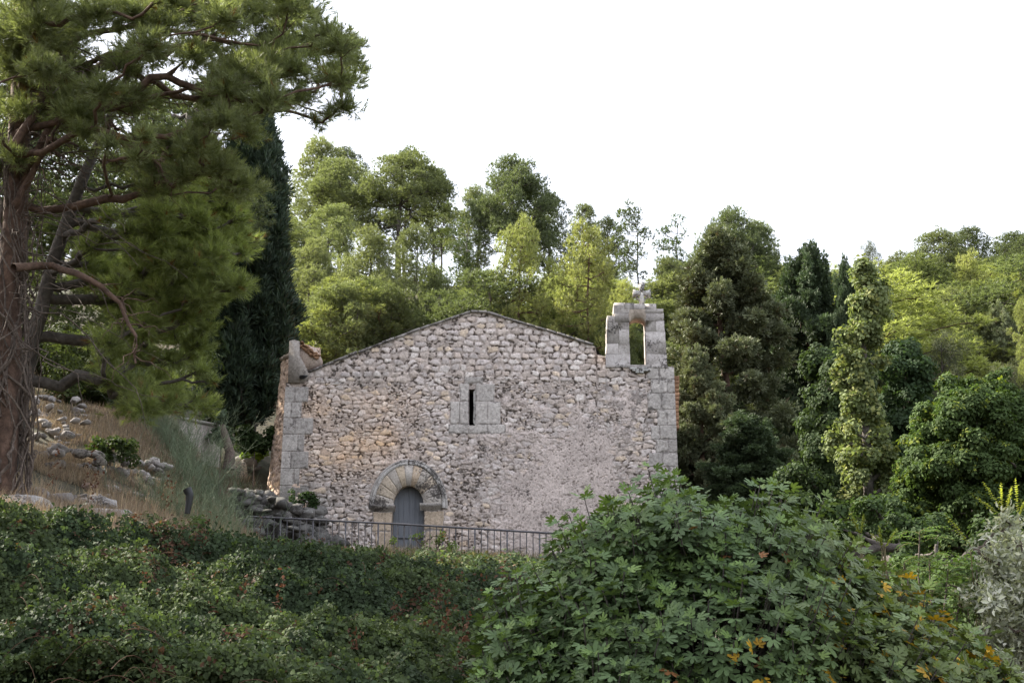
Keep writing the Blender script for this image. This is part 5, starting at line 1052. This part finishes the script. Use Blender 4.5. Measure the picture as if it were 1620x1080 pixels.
for p, d in zip(tips, tds):
    nl = gf.integers(7, 12); pxp = 810 + FPX * p[0] / p[1]; yellow = gf.random() < (.010 + .24 * sstep(1200, 1430, pxp) * (1 - sstep(2.9, 3.4, p[2])))
    sh = np.array((.082, .125, .052)) * gf.uniform(.8, 1.25); warm = sstep(1150, 1450, pxp) * gf.uniform(.2, 1); sh = sh * (1 - warm * .6) + np.array((.13, .145, .05)) * warm * .6
    a0 = gf.uniform(0, 6.28); ax = unit(np.cross(d, gf.normal(size=3))); ay = np.cross(d, ax)
    for j in range(nl):
        t_ = j / nl; a = a0 + j * 2.4; out = ax * math.cos(a) + ay * math.sin(a); el = .95 - 1.25 * t_ + gf.normal() * .15       # young leaves upright, old ones spread
        dr = unit(out * math.cos(el) + d * math.sin(el) + np.array([0, 0, -.12])); st = .05 + .10 * t_
        pos.append(p - d * t_ * .22 + dr * st); nn = unit(np.cross(np.cross(dr, d), dr) + gf.normal(size=3) * .22); dirs.append(dr); nrm.append(nn); scl.append(gf.uniform(.10, .175) * (.6 + .4 * min(1, t_ * 3)))
        c = sh * gf.uniform(.8, 1.25)
        if t_ < .2: c = c * (1.35, 1.35, 1.0)
        if yellow and gf.random() < .35: c = np.array((.50, .30, .03)) * gf.uniform(.6, 1.1)
        elif gf.random() < .003: c = np.array((.22, .10, .04))
        colr.append(c)
pos = np.array(pos); X_ = unit(np.array(dirs)); Z_ = np.array(nrm); Z_ = unit(Z_ - (Z_ * X_).sum(1)[:, None] * X_); Y_ = np.cross(Z_, X_)
B = np.stack([X_, Y_, Z_], 1) * np.array(scl)[:, None, None]; nL = len(pos)
tv = np.repeat(FL[0][None], nL, 0).copy(); tv[:, :, 2] += gf.uniform(-.25, .1, (nL, 1)) * tv[:, :, 0] ** 2 + gf.uniform(-.12, .12, (nL, 1)) * tv[:, :, 1]; V = np.einsum('nvk,nkj->nvj', tv, B) + pos[:, None]
F = (FL[1][None] + (np.arange(nL) * len(FL[0]))[:, None, None]).reshape(-1, 3); C = np.repeat(np.array(colr), len(FL[0]), axis=0)
cr_ = C.reshape(nL, -1, 3); cr_[:, 0] *= 1.25; fo = mesh_np('foliage', V.reshape(-1, 3), F, M['fig'], C=cr_.reshape(-1, 3))
mb = MB(); b0 = np.array([*base_xy, zg - .2])
for l in L3: mb.add(*limb(b0 + gf.normal(size=3) * (.25, .25, 0), l[:3], .09, .035, gf, -.1, 8), (.5,) * 3)
for p, d in zip(tips, tds):
    l = L3[np.argmin((((L3[:, :3] - p) / L3[:, 3:]) ** 2).sum(1))]; q_ = p - d * .35; a = l[:3] + (q_ - l[:3]) * .35; mb.add(*tube(np.array([a, q_ * .6 + a * .4 - (0, 0, .08), q_, p]), [.014, .011, .008, .006], 4), (.5,) * 3)
bo = mb.build('branches', M['bark_grey'])
for o in (fo, bo): o.parent = fe; o.location = tuple(-np.array(fe.location))
# ------------------------------------------------------------------ right-hand plants
shrub(650, [(gf.uniform(1380, 1640), gf.uniform(900, 1060), 23 + gf.uniform(-1.5, 1.5), gf.uniform(20, 40)) for i in range(70)], 'leafy green undergrowth between the fig and the silvery shrub', per=420, base=(.065, .10, .035))
SILV = cluster(gf, leafcard(.085, .034, .2, .3), 7, .14, .9)
cl = [(g_.uniform(1525, 1660), g_.uniform(840, 1090), 19 + g_.uniform(-1, 1), g_.uniform(12, 30)) for i in range(95)]
cl = [c for c in cl if c[0] > np.interp(c[1], [800, 900, 1000, 1090], [1590, 1545, 1545, 1590])]+ [(1600, 830, 19, 20), (1585, 815, 19, 10), (1570, 845, 19, 12), (1540, 865, 19, 8)]
shrub(620, cl, 'silvery grey-leaved shrub at the bottom right corner', per=1100, tm=SILV, base=(.27, .28, .22), yel=(.5, .5, .43), ysel=.35, up=.3, fill=.9, lump=.6)
def frond(mb, p, d, L, n, ll, lw, c, g_, droop=.35, pair=True):
    d = unit(np.array(d, float)); t_ = np.linspace(0, 1, n); pts = p + d * L * t_[:, None]; pts[:, 2] -= droop * L * t_ ** 2; mb.add(*tube(pts, np.linspace(.006, .002, n), 3), (.16, .14, .06)); lf = leafcard(ll, lw, .15, .3)
    P_ = []; D = []; S = []; sd_ = unit(np.cross(d, (0, 0, 1)))
    for k in range(1, n):
        for s_ in (-1, 1): P_.append(pts[k]); D.append(unit(sd_ * s_ + d * .5 + g_.normal(size=3) * .15)); S.append(math.sin(math.pi * (.12 + .83 * t_[k])) ** .5 * g_.uniform(.85, 1.1))
    P_ = np.array(P_); X_ = np.array(D); Z_ = unit(np.cross(X_, np.cross((0, -.3, 1.), X_))); B = np.stack([X_, np.cross(Z_, X_), Z_], 1) * np.array(S)[:, None, None]; V = np.einsum('vk,nkj->nvj', lf[0], B) + P_[:, None]; F = (lf[1][None] + (np.arange(len(P_)) * len(lf[0]))[:, None, None]).reshape(-1, 3); mb.add(V.reshape(-1, 3), F, np.array(c) * g_.uniform(.8, 1.2))
def pinnate(seed, tips_, label, c, name='ailanthus_sapling', L=.8, n=14, ll=.10, lw=.035, per=7, droop=.45, rise=.5):
    g_ = np.random.default_rng(seed); mb = MB(); st = MB(); c0 = P(*tips_[0]); z0 = H1(c0[0], c0[1]); e = empty(name, (c0[0], c0[1], z0), label=label, cat='plant')
    for tp_ in tips_:
        p = P(*tp_); st.add(*limb((c0[0] + g_.normal() * .05, c0[1], z0 - .1), p, .022, .01, g_, .0, 6, .02), (.5,) * 3)
        for k in range(per): a = k * 2.4 + g_.uniform(-.3, .3); frond(mb, p - (0, 0, .25 * k / per), (math.cos(a), math.sin(a), rise), L * g_.uniform(.7, 1.1), n, ll, lw, c, g_, droop)
    o1 = mb.build('foliage', M['leaf']); o2 = st.build('stem', M['stem'])
    for o in (o1, o2): o.parent = e; o.location = tuple(-np.array(e.location))
pinnate(631, [(1455, 840, 21), (1470, 880, 21), (1430, 890, 20.5), (1500, 900, 21), (1475, 925, 20), (1520, 930, 20)], 'feathery green ailanthus sapling behind the right side of the fig', (.085, .135, .04), L=.62)
pinnate(632, [(1545, 900, 19.5), (1560, 935, 19), (1530, 960, 18.8)], 'feathery green sapling in front of the silvery shrub', (.08, .12, .04), L=.5)
def wands(seed, list_, label, c):
    g_ = np.random.default_rng(seed); mb = MB(); c0 = P(*list_[0][0]); z0 = H1(c0[0], c0[1])
    for a, b in list_:
        p0, p1 = P(*a), P(*b); L = np.linalg.norm(p1 - p0); mb.add(*tube(np.array([[p0[0], p0[1], z0], p0]), [.012, .008], 4), (.2, .17, .1)); frond(mb, p0, p1 - p0, L, 16, .075, .035, c, g_, .05)
    tag(mb.build('young_shoots', M['leaf'], loc=(c0[0], c0[1], z0)), label=label, cat='plant')
YW = 19.5
wands(641, [((1588, 810, YW), (1555, 760, YW)), ((1585, 808, YW), (1583, 762, YW)), ((1580, 812, YW), (1545, 785, YW)), ((1592, 808, YW), (1600, 768, YW)), ((1610, 812, YW), (1606, 755, YW)), ((1612, 815, YW), (1622, 790, YW)), ((1535, 862, YW), (1495, 810, YW))], 'yellow-green young shoots standing above the silvery shrub', (.34, .36, .08))
wands(642, [((1395, 868, 18), (1390, 830, 18)), ((1400, 866, 18), (1418, 836, 18)), ((1398, 862, 18), (1378, 842, 18)), ((1362, 845, 18), (1366, 812, 18)), ((1360, 845, 18), (1348, 815, 18))], 'yellowish shoots between the fig and the sunlit ivy column', (.26, .29, .07))
